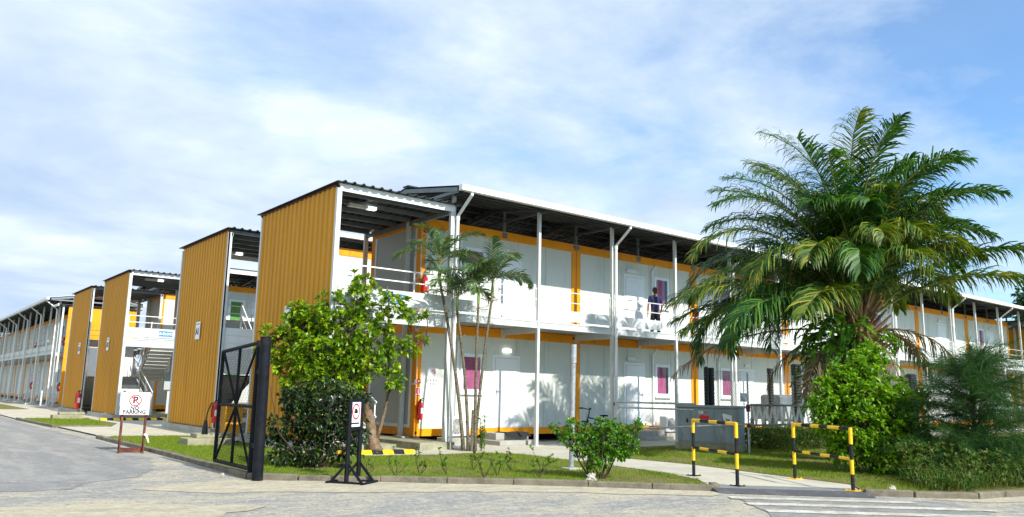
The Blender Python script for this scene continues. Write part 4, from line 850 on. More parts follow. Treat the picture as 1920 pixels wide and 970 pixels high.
# ------------------------------------------------------------------ steps, doormat, blocks
T = thing('entrance_steps', 'grey concrete steps with black mat at the nearest door', 'steps', (2.9, -.6, 0), 0, 'concrete door steps')
MB().box(2.05, 3.45, -1.25, -.05, .045, .17).build('lower_step', M['concrete'], T, bevel=.012); MB().box(2.25, 3.45, -.80, -.06, .171, .36).build('upper_step', M['concrete'], T, bevel=.012)
T = thing('entrance_steps', 'grey concrete steps at the second door near the bicycle', 'steps', (8.6, -.6, 0), 0, 'concrete door steps')
MB().box(8.1, 9.5, -1.15, -.05, .045, .16).build('lower_step', M['concrete'], T, bevel=.012); MB().box(8.3, 9.5, -.75, -.06, .161, .34).build('upper_step', M['concrete'], T, bevel=.012)
mt = MB(); nn = 12
vs_ = []
for q in range(nn + 1):
    t = q / nn; x = 2.55 + .85 * t; z = .363 + .004 * math.sin(t * 9) + (.0 if t < .8 else 0)
    vs_ += [(x, -.98, z - .10 * 1), (x, -.84, z + .0), (x, -.35, z + .0), (x, -.98, z - .088), (x, -.84, z + .014), (x, -.35, z + .014)]
fs = []
for q in range(nn):
    a = q * 6; b = a + 6; fs += [(a, b, b + 1, a + 1), (a + 1, b + 1, b + 2, a + 2), (a + 3, a + 4, b + 4, b + 3), (a + 4, a + 5, b + 5, b + 4), (a, a + 3, b + 3, b), (a + 2, b + 2, b + 5, a + 5)]
mt.add(vs_, fs); tag(mt.build('doormat', M['rubber']), 'black rubber doormat draped on the nearest concrete steps', 'doormat')
for x0, x1, y0, y1, l in ((-5.45, -4.35, 1.55, 2.25, 'stepped concrete block on the lawn before the A1 sign tower'), (-5.7, -4.6, 18.55, 19.15, 'stepped concrete block on the far grass by the third tower')):
    T = thing('concrete_block', l, 'concrete block', ((x0 + x1) / 2, (y0 + y1) / 2, 0), 0, 'concrete blocks on the grass')
    MB().box(x0, x1, y0, y1, .04, .22).build('base_block', M['mossy'], T, bevel=.015); MB().box(x0 + .25, x1 + .1, y0 + .15, y1 - .03, .222, .33).build('top_block', M['mossy'], T, bevel=.015)
# striped wheel stops
def bump(a, b, label):
    a = Vector(a); b = Vector(b); T = thing('speed_bump', label, 'speed bump', a, 0, 'yellow and black kerb bumps'); L = (b - a).length; n = max(2, round(L / .25)); d_ = (b - a) / n; s = d_.cross(UPV).normalized()
    for par, nm, mm in ((0, 'yellow_segment', 'yellow'), (1, 'black_segment', 'blackband')):
        m = MB()
        for i in range(par, n, 2):
            p = a + d_ * i; q = p + d_ * .99; vs_ = []
            for e in (p, q): vs_ += [e - s * .17, e - s * .07 + UPV * .09, e + s * .07 + UPV * .09, e + s * .17]
            m.add(vs_, [(0, 1, 5, 4), (1, 2, 6, 5), (2, 3, 7, 6), (0, 3, 2, 1), (4, 5, 6, 7), (0, 4, 7, 3)])
        m.build(nm, M[mm], T)
bump((-3.35, -2.25, .047), (-1.55, -2.55, .047), 'yellow and black striped bump at the foot of the leafy tree')
bump((-4.2, 17.3, .047), (-1.3, 17.3, .047), 'yellow and black striped bump before the A2-BLOCK stairs')

# ------------------------------------------------------------------ fire extinguishers
def extinguisher(loc, label, r=.085, h=.48, copy=None):
    x, y, z = loc; T = thing('fire_extinguisher', label, 'fire extinguisher', loc, 0, 'red fire extinguishers')
    MB().lathe(loc, [(r * .8, 0), (r, .02), (r, h * .82), (r * .85, h * .92), (r * .35, h)], 16).build('cylinder', M['red'], T, smooth=False)
    v = MB(); v.lathe((x, y, z + h), [(.03, 0), (.03, .05), (.015, .07)], 8); v.bar((x, y, z + h + .06), (x + .10, y - .02, z + h + .09), .025); v.bar((x, y, z + h + .03), (x + .10, y - .02, z + h + .03), .02); v.build('valve', M['black'], T)
    s = MB(); s.tube([(x, y - .02, z + h + .03), (x - r, y - .05, z + h), (x - r - .02, y - .04, z + h * .6), (x - r - .01, y - .03, z + h * .3)], .012, 6); s.build('hose', M['black'], T)
    l = MB(); l.add([(x + (r + .002) * math.cos(a), y + (r + .002) * math.sin(a), z + zz_) for a in [R(250 + 8 * i) for i in range(9)] for zz_ in (h * .35, h * .65)], [(2 * i, 2 * i + 2, 2 * i + 3, 2 * i + 1) for i in range(8)]); l.build('paper_label', M['signwhite'], T)
extinguisher((.14, -.10, .72), 'red fire extinguisher on the orange corner post beside the ground floor safety signs')
extinguisher((.14, -.10, 4.22), 'red fire extinguisher on the upper corner post behind the thin palm crowns')
extinguisher((12.15, -.10, 4.15), 'red fire extinguisher on the upper orange post right of the person', .10, .5)
extinguisher((36.3, -.12, 4.1), 'red fire extinguisher on the upper orange post near the far right end', .12, .55)
extinguisher((-3.55, 5.45, .42), 'red fire extinguisher seen through the black gate beside the ochre tower', .09, .6)
extinguisher((-3.6, 25.35, .30), 'red fire extinguisher at the foot of the farthest ochre tower', .11, .8)
for (x, y, z, l) in ((-1.45, 44.0, .95, 'lower near'), (-1.45, 56.1, 1.0, 'lower deep'), (-1.45, 44.0, 4.1, 'upper near'), (-1.45, 56.1, 4.1, 'upper deep')):
    lab = {'lower near': 'red extinguisher on the ground floor wall nearest in the farthest block', 'lower deep': 'red extinguisher further along the ground floor of the farthest block', 'upper near': 'red extinguisher on the upper veranda nearest in the farthest block', 'upper deep': 'red extinguisher further along the upper veranda of the farthest block'}[l]
    extinguisher((x, y, z), lab, .14, .55)
# notices and alarm boxes by the corner
T = thing('safety_notice', 'white safety notices with no smoking circle on the corner wall', 'notice', (.6, -.01, 1.85)); 
p1 = plate(MB(), (.62, .028, 2.02), (1, 0, 0), UPV, .30, .26, .008).build('notice_sheet', M['signwhite'], T)
k = MB(); ring_into(k, (.62, .0185, 2.03), (1, 0, 0), UPV, .055, .07); k.bar((.57, .016, 2.07), (.67, .016, 1.98), .014, .003, up=(0, 1, 0)); k.build('print', M['redflat'], p1)
k = MB(); plate(k, (.62, .0185, 2.03), (1, 0, 0), UPV, .07, .014, .002); k.build('print', M['blackprint'], p1)
p2 = plate(MB(), (.62, .028, 1.74), (1, 0, 0), UPV, .30, .26, .008).build('notice_sheet', M['signwhite'], T)
k = MB()
for a in range(3):
    for b in range(2): plate(k, (.53 + a * .09, .0185, 1.79 - b * .1), (1, 0, 0), UPV, .028, .05, .002)
k.build('print', M['blackprint'], p2)
T = thing('alarm_box', 'small red alarm call point on the orange corner post', 'alarm', (.12, -.02, 1.7)); MB().box(.06, .17, -.055, .005, 1.70, 1.81).build('housing', M['red'], T, bevel=.006); MB().box(.085, .145, -.06, -.0555, 1.735, 1.785).build('button_plate', M['signwhite'], T)
T = thing('extinguisher_sign', 'red and white extinguisher pictogram on the orange corner post', 'sign', (.12, 0, 1.45)); plate(MB(), (.12, .003, 1.47), (1, 0, 0), UPV, .15, .24, .006).build('plate', M['signwhite'], T); k = MB(); plate(k, (.075, -.0035, 1.49), (1, 0, 0), UPV, .05, .17, .002); plate(k, (.165, -.0035, 1.49), (1, 0, 0), UPV, .03, .17, .002); plate(k, (.12, -.0035, 1.37), (1, 0, 0), UPV, .14, .03, .002); k.build('print', M['redflat'], T)
for z, l in ((2.93, 'round red alarm bell high on the ground floor corner post'), (6.02, 'round red alarm bell high on the upper corner post')):
    T = thing('alarm_bell', l, 'alarm', (.17, -.03, z), 0, 'round red alarm bells'); MB().lathe((.17, -.075, z), [(.03, -.02), (.075, 0), (.085, .04), (.085, .075)], 16, 'y').build('dome', M['red'], T); MB().lathe((.17, .001, z), [(.095, 0), (.095, .004)], 16, 'y').build('back_plate', M['redflat'], T)
cb2 = MB(); 
for (a, b) in ((1.2, 2.9), (4.6, 5.9)): cb2.tube([(.03, -.02, a), (.03, -.02, b), (.14, -.03, b + .02)], .012, 6)
for z in (1.68, 4.62): cb2.tube([(.03, -.02, z), (-.05, -.02, z), (-.08, .02, z - .01)], .012, 6); cb2.box(-.02, .05, -.035, -.005, z + .02, z + .12)
tag(cb2.build('cable_conduit', M['plastic']), 'pale cable conduits running up the orange corner post', 'cable')
# bin behind the gate
T = thing('waste_bin', 'yellow wheeled waste bin behind the black gate', 'bin', (-3.1, 5.35, 0)); b_ = MB(); b_.add([(-3.32, 5.1, .1), (-2.88, 5.1, .1), (-2.88, 5.55, .1), (-3.32, 5.55, .1), (-3.38, 5.02, .95), (-2.82, 5.02, .95), (-2.82, 5.6, .95), (-3.38, 5.6, .95)], [(0, 3, 2, 1), (4, 5, 6, 7), (0, 1, 5, 4), (1, 2, 6, 5), (2, 3, 7, 6), (3, 0, 4, 7)]); b_.build('tub', M['binyellow'], T, bevel=.02); MB().box(-3.41, -2.79, 4.99, 5.63, .953, 1.0).build('lid', M['binyellow'], T, bevel=.015)
w_ = MB(); 
for x in (-3.3, -2.9): w_.lathe((x, 5.5, .1), [(.09, -.02), (.09, .02)], 14, 'x')
w_.build('wheel', M['rubber'], T)
# A2 side: wall boxes under the stairs
T = thing('meter_box', 'grey meter box on a post under the A2-BLOCK stairs', 'meter box', (-.8, 20.4, 0)); MB().box(-1.05, -.55, 20.2, 20.45, 1.3, 2.1).build('housing', M['grey'], T, bevel=.015); MB().box(-.85, -.75, 20.28, 20.38, .2, 1.3).build('post', M['steel'], T)

# ------------------------------------------------------------------ rocks and litter
def rock(x, y, r, seed, label, grp='pale rocks on the grass'):
    rg = random.Random(seed); m = MB(); n1_, n2_ = 7, 9; vs_ = []; fs = []
    for i in range(n1_ + 1):
        for k in range(n2_):
            a = math.pi * i / n1_; b = 2 * math.pi * k / n2_; q = r * (1 + rg.uniform(-.35, .35)); vs_.append((x + q * math.sin(a) * math.cos(b), y + q * math.sin(a) * math.sin(b) * .8, .05 + r * .45 + q * .8 * math.cos(a)))
    for i in range(n1_):
        for k in range(n2_): a = i * n2_ + k; b = i * n2_ + (k + 1) % n2_; fs.append((a, b, b + n2_, a + n2_))
    m.add(vs_, fs); return tag(m.build('rock', M['rock']), label, 'rock', grp)
rock(-1.98, -8.95, .10, 1, 'pale jagged rock in the grass below the small round shrub'); rock(1.28, -12.45, .075, 2, 'small pale rock at the foot of the right barrier'); rock(-6.95, -5.35, .028, 3, 'brown stone on the road by the gate hinge', None)
lt = MB(); rgl = random.Random(5)
for (x, y) in ((-7.3, -5.0), (-7.85, -4.4), (-9.4, -5.3), (-8.6, -5.55), (-3.3, -8.9), (-2.0, -10.2), (-5.9, -7.6), (-7.6, -6.5), (-6.9, -7.2), (-9.0, -6.8)):
    for q in range(4):
        a, b = x + rgl.uniform(-.3, .3), y + rgl.uniform(-.3, .3); s = rgl.uniform(.006, .016); lt.add([(a - s, b, .005), (a, b - s, .005), (a + s, b, .005), (a, b + s * .8, .005), (a, b, .005 + s)], [(0, 1, 4), (1, 2, 4), (2, 3, 4), (3, 0, 4)])
tag(lt.build('pebbles', M['concrete']), 'loose pale pebbles scattered over the dusty road', 'pebbles', kind='stuff')

# ------------------------------------------------------------------ bicycle
def bicycle():
    o = Vector((5.15, -1.35, .05)); T = thing('bicycle', 'dark bicycle leaning behind the small round shrub', 'bicycle', o); X = Vector((.96, -.28, 0)).normalized(); P = lambda a, z, s=0: o + X * a + UPV * z + X.cross(UPV) * s
    for a, nm in ((0, 'wheel'), (1.02, 'wheel')):
        m = MB(); n = 28; m.tube([P(a + .32 * math.cos(2 * math.pi * k / n), .33 + .32 * math.sin(2 * math.pi * k / n)) for k in range(n + 1)], .02, 6, cap=False); w = m.build(nm, M['rubber'], T)
        s = MB()
        for k in range(14): s.tube([P(a, .33), P(a + .31 * math.cos(2 * math.pi * k / 14), .33 + .31 * math.sin(2 * math.pi * k / 14))], .0025, 4, cap=False)
        s.build('spokes', M['galv'], w)
    f = MB()
    for a, b in (((0, .33), (.12, .72)), ((.12, .72), (.16, .86)), ((.14, .76), (.62, .66)), ((.12, .68), (.48, .30)), ((.48, .30), (.66, .68)), ((.48, .30), (1.02, .33)), ((.62, .66), (1.02, .33)), ((.62, .62), (.66, .80))): f.tube([P(*a), P(*b)], .02, 8)
    f.build('frame', M['navy'], T)
    hb = MB(); hb.tube([P(.16, .86), P(.18, .98)], .016, 6); hb.tube([P(.06, 1.03, -.30), P(.14, 1.02, -.18), P(.18, .98, 0), P(.14, 1.02, .18), P(.06, 1.03, .30)], .013, 6); hb.build('handlebar', M['black'], T)
    g_ = MB(); 
    for s in (-1, 1): g_.tube([P(.0, 1.03, .33 * s), P(.09, 1.03, .24 * s)], .021, 8)
    g_.tube([P(.16, .96, .06), P(.02, .86, .1), P(.06, .7, .05), P(.1, .5, 0)], .005, 5); g_.build('grip', M['rubber'], T)
    s = MB(); s.add([P(.52, .82, 0), P(.58, .835, .05), P(.78, .84, .08), P(.82, .83, 0), P(.78, .84, -.08), P(.58, .835, -.05)] + [P(.52, .80, 0), P(.58, .80, .04), P(.78, .79, .06), P(.82, .79, 0), P(.78, .79, -.06), P(.58, .80, -.04)], [(0, 1, 2, 3, 4, 5), (11, 10, 9, 8, 7, 6)] + [(i, (i + 1) % 6, (i + 1) % 6 + 6, i + 6) for i in range(6)]); s.build('saddle', M['black'], T)
    c = MB(); c.lathe(tuple(P(.48, .30)), [(.09, -.01), (.09, .01)], 16, 'y'); c.tube([P(.48, .30, .06), P(.56, .16, .08)], .01, 5); c.tube([P(.48, .30, -.06), P(.40, .44, -.08)], .01, 5); c.build('crank', M['greysteel'], T)
bicycle()

# ------------------------------------------------------------------ person on the upper veranda, back to the camera
def skin_mesh(name, verts, edges, radii, m, parent, root=0, sub=2):
    me = bpy.data.meshes.new(name); me.from_pydata(verts, edges, []); ob = bpy.data.objects.new(name, me); COL.objects.link(ob)
    sk = ob.modifiers.new('skin', 'SKIN'); sk.use_smooth_shade = True
    lay = me.skin_vertices[0] if me.skin_vertices else None
    if lay is None: return ob
    for i, r in enumerate(radii): lay.data[i].radius = r if isinstance(r, tuple) else (r, r); lay.data[i].use_root = (i == root)
    sb = ob.modifiers.new('sub', 'SUBSURF'); sb.levels = sub; sb.render_levels = sub
    dg = bpy.context.evaluated_depsgraph_get(); dg.update(); e = bpy.data.meshes.new_from_object(ob.evaluated_get(dg)); bpy.data.objects.remove(ob)
    e.materials.clear(); e.materials.append(m); e.polygons.foreach_set('use_smooth', [True] * len(e.polygons))
    o2 = bpy.data.objects.new(name, e); COL.objects.link(o2); o2.parent = parent; return o2
def person():
    T = thing('person', 'person in navy short sleeved shirt and dark trousers standing on the upper veranda, back turned', 'person', (9.12, -.72, 3.457), R(-36))
    # local: faces +Y (the wall), x right
    V = [(0, 0, .90), (0, 0, 1.08), (0, .0, 1.26), (0, .0, 1.40), (0, .01, 1.47), (0, .02, 1.52),                 # pelvis..neck 0-5
         (-.10, 0, .88), (-.11, .01, .48), (-.12, -.01, .09), (-.13, .12, .035),                                   # left leg 6-9
         (.10, 0, .88), (.11, .02, .48), (.12, 0, .09), (.13, .13, .035),                                          # right leg 10-13
         (-.17, 0, 1.38), (-.24, -.01, 1.12), (-.25, .05, .88), (-.245, .07, .80),                                 # left arm 14-17
         (.17, 0, 1.38), (.245, .0, 1.12), (.24, .14, .93), (.23, .19, .89)]                                       # right arm 18-21
    E_ = [(0, 1), (1, 2), (2, 3), (3, 4), (4, 5), (0, 6), (6, 7), (7, 8), (8, 9), (0, 10), (10, 11), (11, 12), (12, 13), (3, 14), (14, 15), (15, 16), (16, 17), (3, 18), (18, 19), (19, 20), (20, 21)]
    Rr = [(.15, .10), (.135, .095), (.15, .10), (.13, .085), .055, .052, .085, .058, .042, .035, .085, .058, .042, .035, .055, .04, .03, .034, .055, .04, .03, .034]
    # head joined to the neck
    V += [(0, .03, 1.58), (0, .025, 1.66), (0, .02, 1.71)]; E_ += [(5, 22), (22, 23), (23, 24)]; Rr += [(.066, .078), (.074, .09), (.05, .06)]
    body = skin_mesh('body', V, E_, Rr, M['skin'], T)
    s = [0, 1, 2, 3, 14, 18]; sv = [(0, 0, .80), (0, 0, 1.06), (0, 0, 1.26), (0, 0, 1.40), (-.17, 0, 1.385), (-.225, -.005, 1.17), (.17, 0, 1.385), (.228, 0, 1.17), (0, .005, 1.45)]
    skin_mesh('shirt', sv, [(0, 1), (1, 2), (2, 3), (3, 4), (4, 5), (3, 6), (6, 7), (3, 8)], [(.175, .14), (.165, .13), (.17, .12), (.15, .105), .075, .062, .075, .062, .07], M['navy'], T)
    tv = [(0, 0, .96), (0, 0, .86), (-.09, 0, .70), (-.112, .01, .46), (-.122, -.005, .10), (.09, 0, .70), (.112, .02, .46), (.122, 0, .10)]
    skin_mesh('trousers', tv, [(0, 1), (1, 2), (2, 3), (3, 4), (1, 5), (5, 6), (6, 7)], [.12, .13, .095, .075, .066, .095, .075, .066], M['trouser'], T)
    hv = [(0, -.045, 1.50), (0, -.03, 1.60), (0, -.012, 1.68), (0, .0, 1.74)]
    skin_mesh('hair', hv, [(0, 1), (1, 2), (2, 3)], [.055, .095, .11, .08], M['hair'], T)
    fc = MB(); fc.lathe((0, .125, 1.625), [(.008, -.02), (.016, 0), (.008, .03)], 8)
    o = fc.build('nose', M['skin'], None); o.parent = T
    for sx in (-1, 1):
        e = MB(); e.lathe((sx * .075, .02, 1.63), [(.012, -.03), (.022, -.005), (.02, .03)], 8); o = e.build('ear', M['skin'], None); o.parent = T
        e = MB(); e.lathe((sx * .03, .108, 1.655), [(.004, -.008), (.011, 0), (.004, .008)], 8); o = e.build('eye', M['signwhite'], None); o.parent = T
    e = MB(); e.box(-.024, .024, .108, .118, 1.582, 1.592); o = e.build('mouth', M['redflat'], None); o.parent = T
    for sx, hx, hy, hz in ((-1, -.245, .07, .80), (1, .23, .19, .89)):
        f = MB()
        for q in range(4):
            a = hy - .028 + q * .018; f.tube([(hx, a, hz - .01), (hx + .005 * sx, a + .004, hz - .06), (hx - .01 * sx, a + .012, hz - .09 - .008 * (q in (1, 2)))], [.009, .0085, .007], 6)
        f.tube([(hx - .01 * sx, hy + .03, hz + .01), (hx - .02 * sx, hy + .055, hz - .03), (hx - .022 * sx, hy + .06, hz - .05)], [.010, .009, .007], 6)
        o = f.build('fingers', M['skin'], None, smooth=True); o.parent = T
    for sx in (-1, 1):
        f = MB(); f.tube([(sx * .125, -.05, .035), (sx * .128, .06, .035), (sx * .13, .17, .028)], [.045, .05, .035], 10); o = f.build('shoe', M['black'], None, smooth=True); o.parent = T
person()

# ------------------------------------------------------------------ vegetation helpers (numpy)
rng = np.random.default_rng(11)
class LV:
    """collects leaf faces"""
    def __init__(s): s.v = []; s.f = []; s.n = 0
    def add(s, V, F):
        s.v.append(V); s.f.append(F + s.n); s.n += len(V)
    def build(s, name, m, parent=None):
        V = np.concatenate(s.v); F = np.concatenate(s.f)
        if parent is not None:
            o = world_of(parent).inverted(); A = np.array(o); V = V @ A[:3, :3].T + A[:3, 3]
        me = bpy.data.meshes.new(name); me.vertices.add(len(V)); me.vertices.foreach_set('co', V.astype(np.float32).ravel())
        k = F.shape[1]; me.loops.add(F.size); me.loops.foreach_set('vertex_index', F.astype(np.int32).ravel()); me.polygons.add(len(F)); me.polygons.foreach_set('loop_start', np.arange(0, F.size, k, dtype=np.int32)); me.polygons.foreach_set('loop_total', np.full(len(F), k, dtype=np.int32))
        me.update(calc_edges=True); me.materials.append(m); ob = bpy.data.objects.new(name, me); COL.objects.link(ob)
        if parent is not None: ob.parent = parent
        return ob
def nz(v): return v / (np.linalg.norm(v, axis=-1, keepdims=True) + 1e-9)
def leaves(lv, base, dirn, length, width, fold=.25, droop=.15):
    """one folded leaf of four triangles per (base, direction)"""
    n = len(base); d = nz(dirn); up = np.tile([0, 0, 1.0], (n, 1)) + rng.normal(0, .35, (n, 3)); s = nz(np.cross(d, up)); u = np.cross(s, d)
    L = np.broadcast_to(np.asarray(length, float), (n,))[:, None]; W = np.broadcast_to(np.asarray(width, float), (n,))[:, None]
    mid = base + d * L * .58; tip = base + d * L - np.array([0, 0, 1.0]) * L * droop
    l = mid + s * W * .5 + u * W * fold; r = mid - s * W * .5 + u * W * fold; c = mid
    V = np.stack([base, l, c, r, tip], 1).reshape(-1, 3); o = (np.arange(n) * 5)[:, None, None]
    F = (np.array([[0, 2, 1], [0, 3, 2], [1, 2, 4], [2, 3, 4]])[None] + o).reshape(-1, 3); lv.add(V, F)
def whorls(lv, cen, axis, nl, ll, lw, spread=.55, jit=.25):
    """leaf rosettes at twig ends"""
    n = len(cen); ax = nz(axis); t = nz(np.cross(ax, rng.normal(size=(n, 3)))); b = np.cross(ax, t); B = []; D = []
    for k in range(nl):
        a = 2 * math.pi * (k + rng.uniform(-.3, .3, n)) / nl; e = spread + rng.uniform(-jit, jit, n)
        dd = ax * np.cos(e * 1.57)[:, None] * 1.0 + (t * np.cos(a)[:, None] + b * np.sin(a)[:, None]) * np.sin(e * 1.57)[:, None]
        B.append(cen + ax * rng.uniform(-.25, .1, (n, 1)) * ll); D.append(dd)
    B = np.concatenate(B); D = np.concatenate(D); leaves(lv, B, D, ll * rng.uniform(.6, 1.15, len(B)), lw * rng.uniform(.75, 1.15, len(B)))
rC = np.array([.782, -.623, 0]); fC = np.array([.623, .782, 0])
def loc(base, a, b, z): return np.array(base) * [1, 1, 0] + rC * a + fC * b + np.array([0, 0, z])
def lobe_crown(lv, tw, base, trunk_pts, lobes, nwh, nl, ll, lw, up=.6, twr=.006, squash=.85, inner=.25):
    """lobes: (a, b, z, r). twigs from the nearest trunk point to the clusters in each lobe"""
    tp = np.array(trunk_pts)
    for (a, b, z, r) in lobes:
        c = loc(base, a, b, z); n = max(3, int(nwh * r * r / .2)); dd = nz(rng.normal(size=(n, 3))); rr = r * (inner + (1 - inner) * rng.uniform(0, 1, (n, 1)) ** .5)
        P = c + dd * rr * [1, 1, squash]; ax = nz(dd + [0, 0, up] + rng.normal(0, .3, (n, 3))); whorls(lv, P, ax, nl, ll, lw)
        j = np.argmin(np.linalg.norm(tp - (c - [0, 0, .3]), axis=1)); p0 = tp[j]
        mid = (p0 + c) / 2 + rng.normal(0, .06, 3) - [0, 0, .08]; cc = c + rng.normal(0, .05, 3)
        tw.tube([tuple(p0), tuple(mid), tuple(cc)], [twr * 4, twr * 2.8, twr * 1.6], 5, cap=False)
        for q in range(0, n, 2): 
            p = P[q]; m_ = (cc + p) / 2 + rng.normal(0, .03, 3); tw.tube([tuple(cc if q % 4 else mid), tuple(m_), tuple(p)], [twr * 1.5, twr, twr * .5], 4, cap=False)

# ---- leafy tree with leaning trunk
base = (-2.38, -2.35, 0)
T = thing('broadleaf_tree', 'bright green broad-leaved tree with leaning brown trunk before the stair tower', 'tree', base)
TR = [loc(base, *p) for p in ((0, 0, .02), (-.06, 0, .18), (-.14, .02, .45), (-.22, .05, .8), (-.30, .05, 1.15), (-.42, .05, 1.5), (-.5, .05, 2.0), (-.66, 0, 2.5), (-.74, 0, 3.0), (-.6, .05, 3.5))]
tr = MB(); tr.tube(TR, [.19, .14, .12, .11, .10, .085, .055, .04, .03, .02], 12)
TR2 = [loc(base, *p) for p in ((-.05, 0, .3), (.07, 0, .75), (.16, .0, 1.2), (.18, .05, 1.7), (.15, .1, 2.2), (.12, .1, 2.8), (.1, .1, 3.4), (.03, .1, 3.95))]
tr.tube(TR2, [.055, .04, .033, .028, .024, .02, .015, .01], 8)
TR3 = [loc(base, *p) for p in ((.15, .1, 2.2), (.5, .1, 2.5), (.8, .1, 2.62), (1.0, .1, 2.75))]; tr.tube(TR3, [.02, .015, .01, .006], 6)
TR4 = [loc(base, *p) for p in ((-.45, .05, 1.55), (-1.0, .1, 1.95), (-1.6, .1, 2.3), (-2.1, 0, 2.6))]; tr.tube(TR4, [.045, .035, .022, .012], 7)
TR5 = [loc(base, *p) for p in ((-.7, 0, 2.6), (-1.1, 0, 3.0), (-1.5, 0, 3.2))]; tr.tube(TR5, [.04, .03, .015], 6)
tr.build('trunk', M['bark'], T, smooth=True)
lv = LV(); tw = MB()
lob = [(-1.83, 0, 3.05, .52), (-2.3, .1, 2.6, .42), (-1.2, 0, 3.45, .42), (-.5, .1, 3.85, .42), (.1, 0, 3.55, .34), (.62, 0, 3.2, .26), (-.7, -.2, 2.85, .58), (-1.45, -.3, 2.4, .58), (-.1, -.3, 2.45, .42), (.38, -.1, 2.6, .32), (-.3, -.4, 1.95, .36), (.30, -.3, 1.72, .30), (-2.15, 0, 2.05, .42), (-1.1, -.4, 1.8, .46), (.78, 0, 2.42, .15), (-1.0, .5, 2.6, .6), (-1.7, .6, 2.6, .5), (-.75, .1, 4.15, .16), (-2.55, 0, 2.15, .28), (-1.9, -.3, 1.6, .38), (.9, 0, 3.3, .13), (.95, .1, 2.7, .1), (-2.0, -.1, 3.35, .22), (-2.7, 0, 2.75, .24), (-2.85, 0, 2.3, .2), (-1.5, -.3, 3.0, .45), (-.9, -.2, 2.3, .45), (-1.7, -.4, 2.1, .42), (.0, 0, 3.05, .32), (-.35, 0, 3.35, .32), (-1.9, .3, 2.9, .5), (-1.4, .3, 2.0, .45), (.5, 0, 3.5, .16), (-.5, -.3, 2.2, .4), (.15, -.3, 2.1, .3), (-.6, -.4, 1.65, .34), (-1.3, -.3, 1.6, .36)]
lobe_crown(lv, tw, base, TR + TR2 + TR3 + TR4 + TR5, lob, 40, 9, .165, .085, twr=.0042)
lv.build('crown', M['tree'], T); tw.build('twigs', M['twig'], T)
# ---- dark dense shrub by the gate post
base = (-5.05, -4.75, 0); T = thing('dark_shrub', 'dense dark green shrub between the black gate post and the framed sign', 'shrub', base)
TS = []; st_ = MB()
for k in range(9):
    a = rng.uniform(-.3, .3); b = rng.uniform(-.25, .25); e = (a * 3.0, b * 3, rng.uniform(1.2, 1.6)); p0 = loc(base, a * .4, b * .4, .03); p1 = loc(base, *e); m_ = (p0 + p1) / 2 + rng.normal(0, .08, 3); st_.tube([p0, m_, p1], [.016, .011, .005], 5); TS += [p0, m_, p1]
st_.build('stem', M['twig'], T); lv = LV(); tw = MB()
lob = [(-.55, 0, .35, .38), (0, -.1, .35, .42), (.55, 0, .40, .36), (-.5, 0, .85, .42), (.05, -.1, .9, .46), (.55, 0, .9, .38), (-.4, 0, 1.3, .36), (.1, 0, 1.4, .36), (.55, .1, 1.35, .28), (.85, 0, 1.35, .16), (.8, 0, .65, .2), (-.75, .1, .6, .2), (0, .5, .9, .55), (-.5, .4, 1.3, .35)]
lobe_crown(lv, tw, base, TS, lob, 105, 7, .105, .055, up=.3, twr=.003, inner=.15); lv.build('crown', M['darkleaf'], T); tw.build('twigs', M['twig'], T)
# ---- small round shrub by the pole
base = (-1.62, -8.75, 0); T = thing('round_shrub', 'small bright green shrub with bare dark stems beside the metal pole', 'shrub', base)
TS = []; st_ = MB()
for k in range(10):
    a = rng.uniform(-.35, .35); b = rng.uniform(-.25, .25); p0 = loc(base, a * .45, b * .45, .03); p1 = loc(base, a * 1.7, b * 1.5, rng.uniform(.6, .95)); m_ = (p0 + p1) / 2 + rng.normal(0, .03, 3); st_.tube([p0, m_, p1], [.016, .012, .006], 5); TS += [p0, m_, p1]
st_.build('stem', M['twig'], T); lv = LV(); tw = MB()
lob = [(-.55, 0, .78, .20), (-.75, 0, .92, .10), (-.3, 0, .60, .24), (0, -.1, .50, .26), (.3, 0, .55, .24), (.15, 0, .82, .25), (.5, 0, .80, .20), (.74, 0, .98, .12), (-.2, .1, .85, .18), (-.5, 0, .98, .12), (.45, 0, .52, .18), (.3, .2, .98, .12), (0, .25, .7, .25), (.62, 0, .62, .12), (-.1, -.1, .33, .15), (.05, .1, 1.0, .12)]
lobe_crown(lv, tw, base, TS, lob, 250, 7, .08, .038, up=.4, twr=.0022, inner=.1); lv.build('crown', M['bush'], T); tw.build('twigs', M['twig'], T)
# ---- big bright shrub under the oil palm
base = (4.15, -10.6, 0); T = thing('big_shrub', 'large bright green shrub with glossy leaves below the oil palm', 'shrub', base)
TS = []; st_ = MB()
for k in range(12):
    a = rng.uniform(-.4, .4); b = rng.uniform(-.4, .4); p0 = loc(base, a * .5, b * .5, .03); p1 = loc(base, a * 1.6, .3 + b, rng.uniform(.7, 1.3)); m_ = (p0 + p1) / 2 + rng.normal(0, .05, 3); st_.tube([p0, m_, p1], [.022, .014, .006], 5); TS += [p0, m_, p1]
st_.build('stem', M['twig'], T); lv = LV(); tw = MB()
lob = [(-.75, 0, 1.55, .38), (-.45, 0, 1.95, .34), (0, 0, 2.2, .36), (.4, .2, 2.35, .25), (-.1, -.2, 1.6, .5), (.5, 0, 1.6, .46), (.95, 0, 1.45, .30), (-.75, 0, 1.05, .36), (-.2, -.3, 1.0, .5), (.45, -.2, .95, .5), (.95, 0, .9, .36), (-.45, -.1, .5, .4), (.15, -.3, .45, .45), (.7, -.1, .45, .42), (-1.0, 0, 1.35, .2), (.2, .2, 2.55, .2), (0, .6, 1.7, .6), (.6, .6, 1.3, .6), (-.3, .5, 1.0, .6), (1.2, 0, 1.65, .15), (-.85, 0, 1.85, .15)]
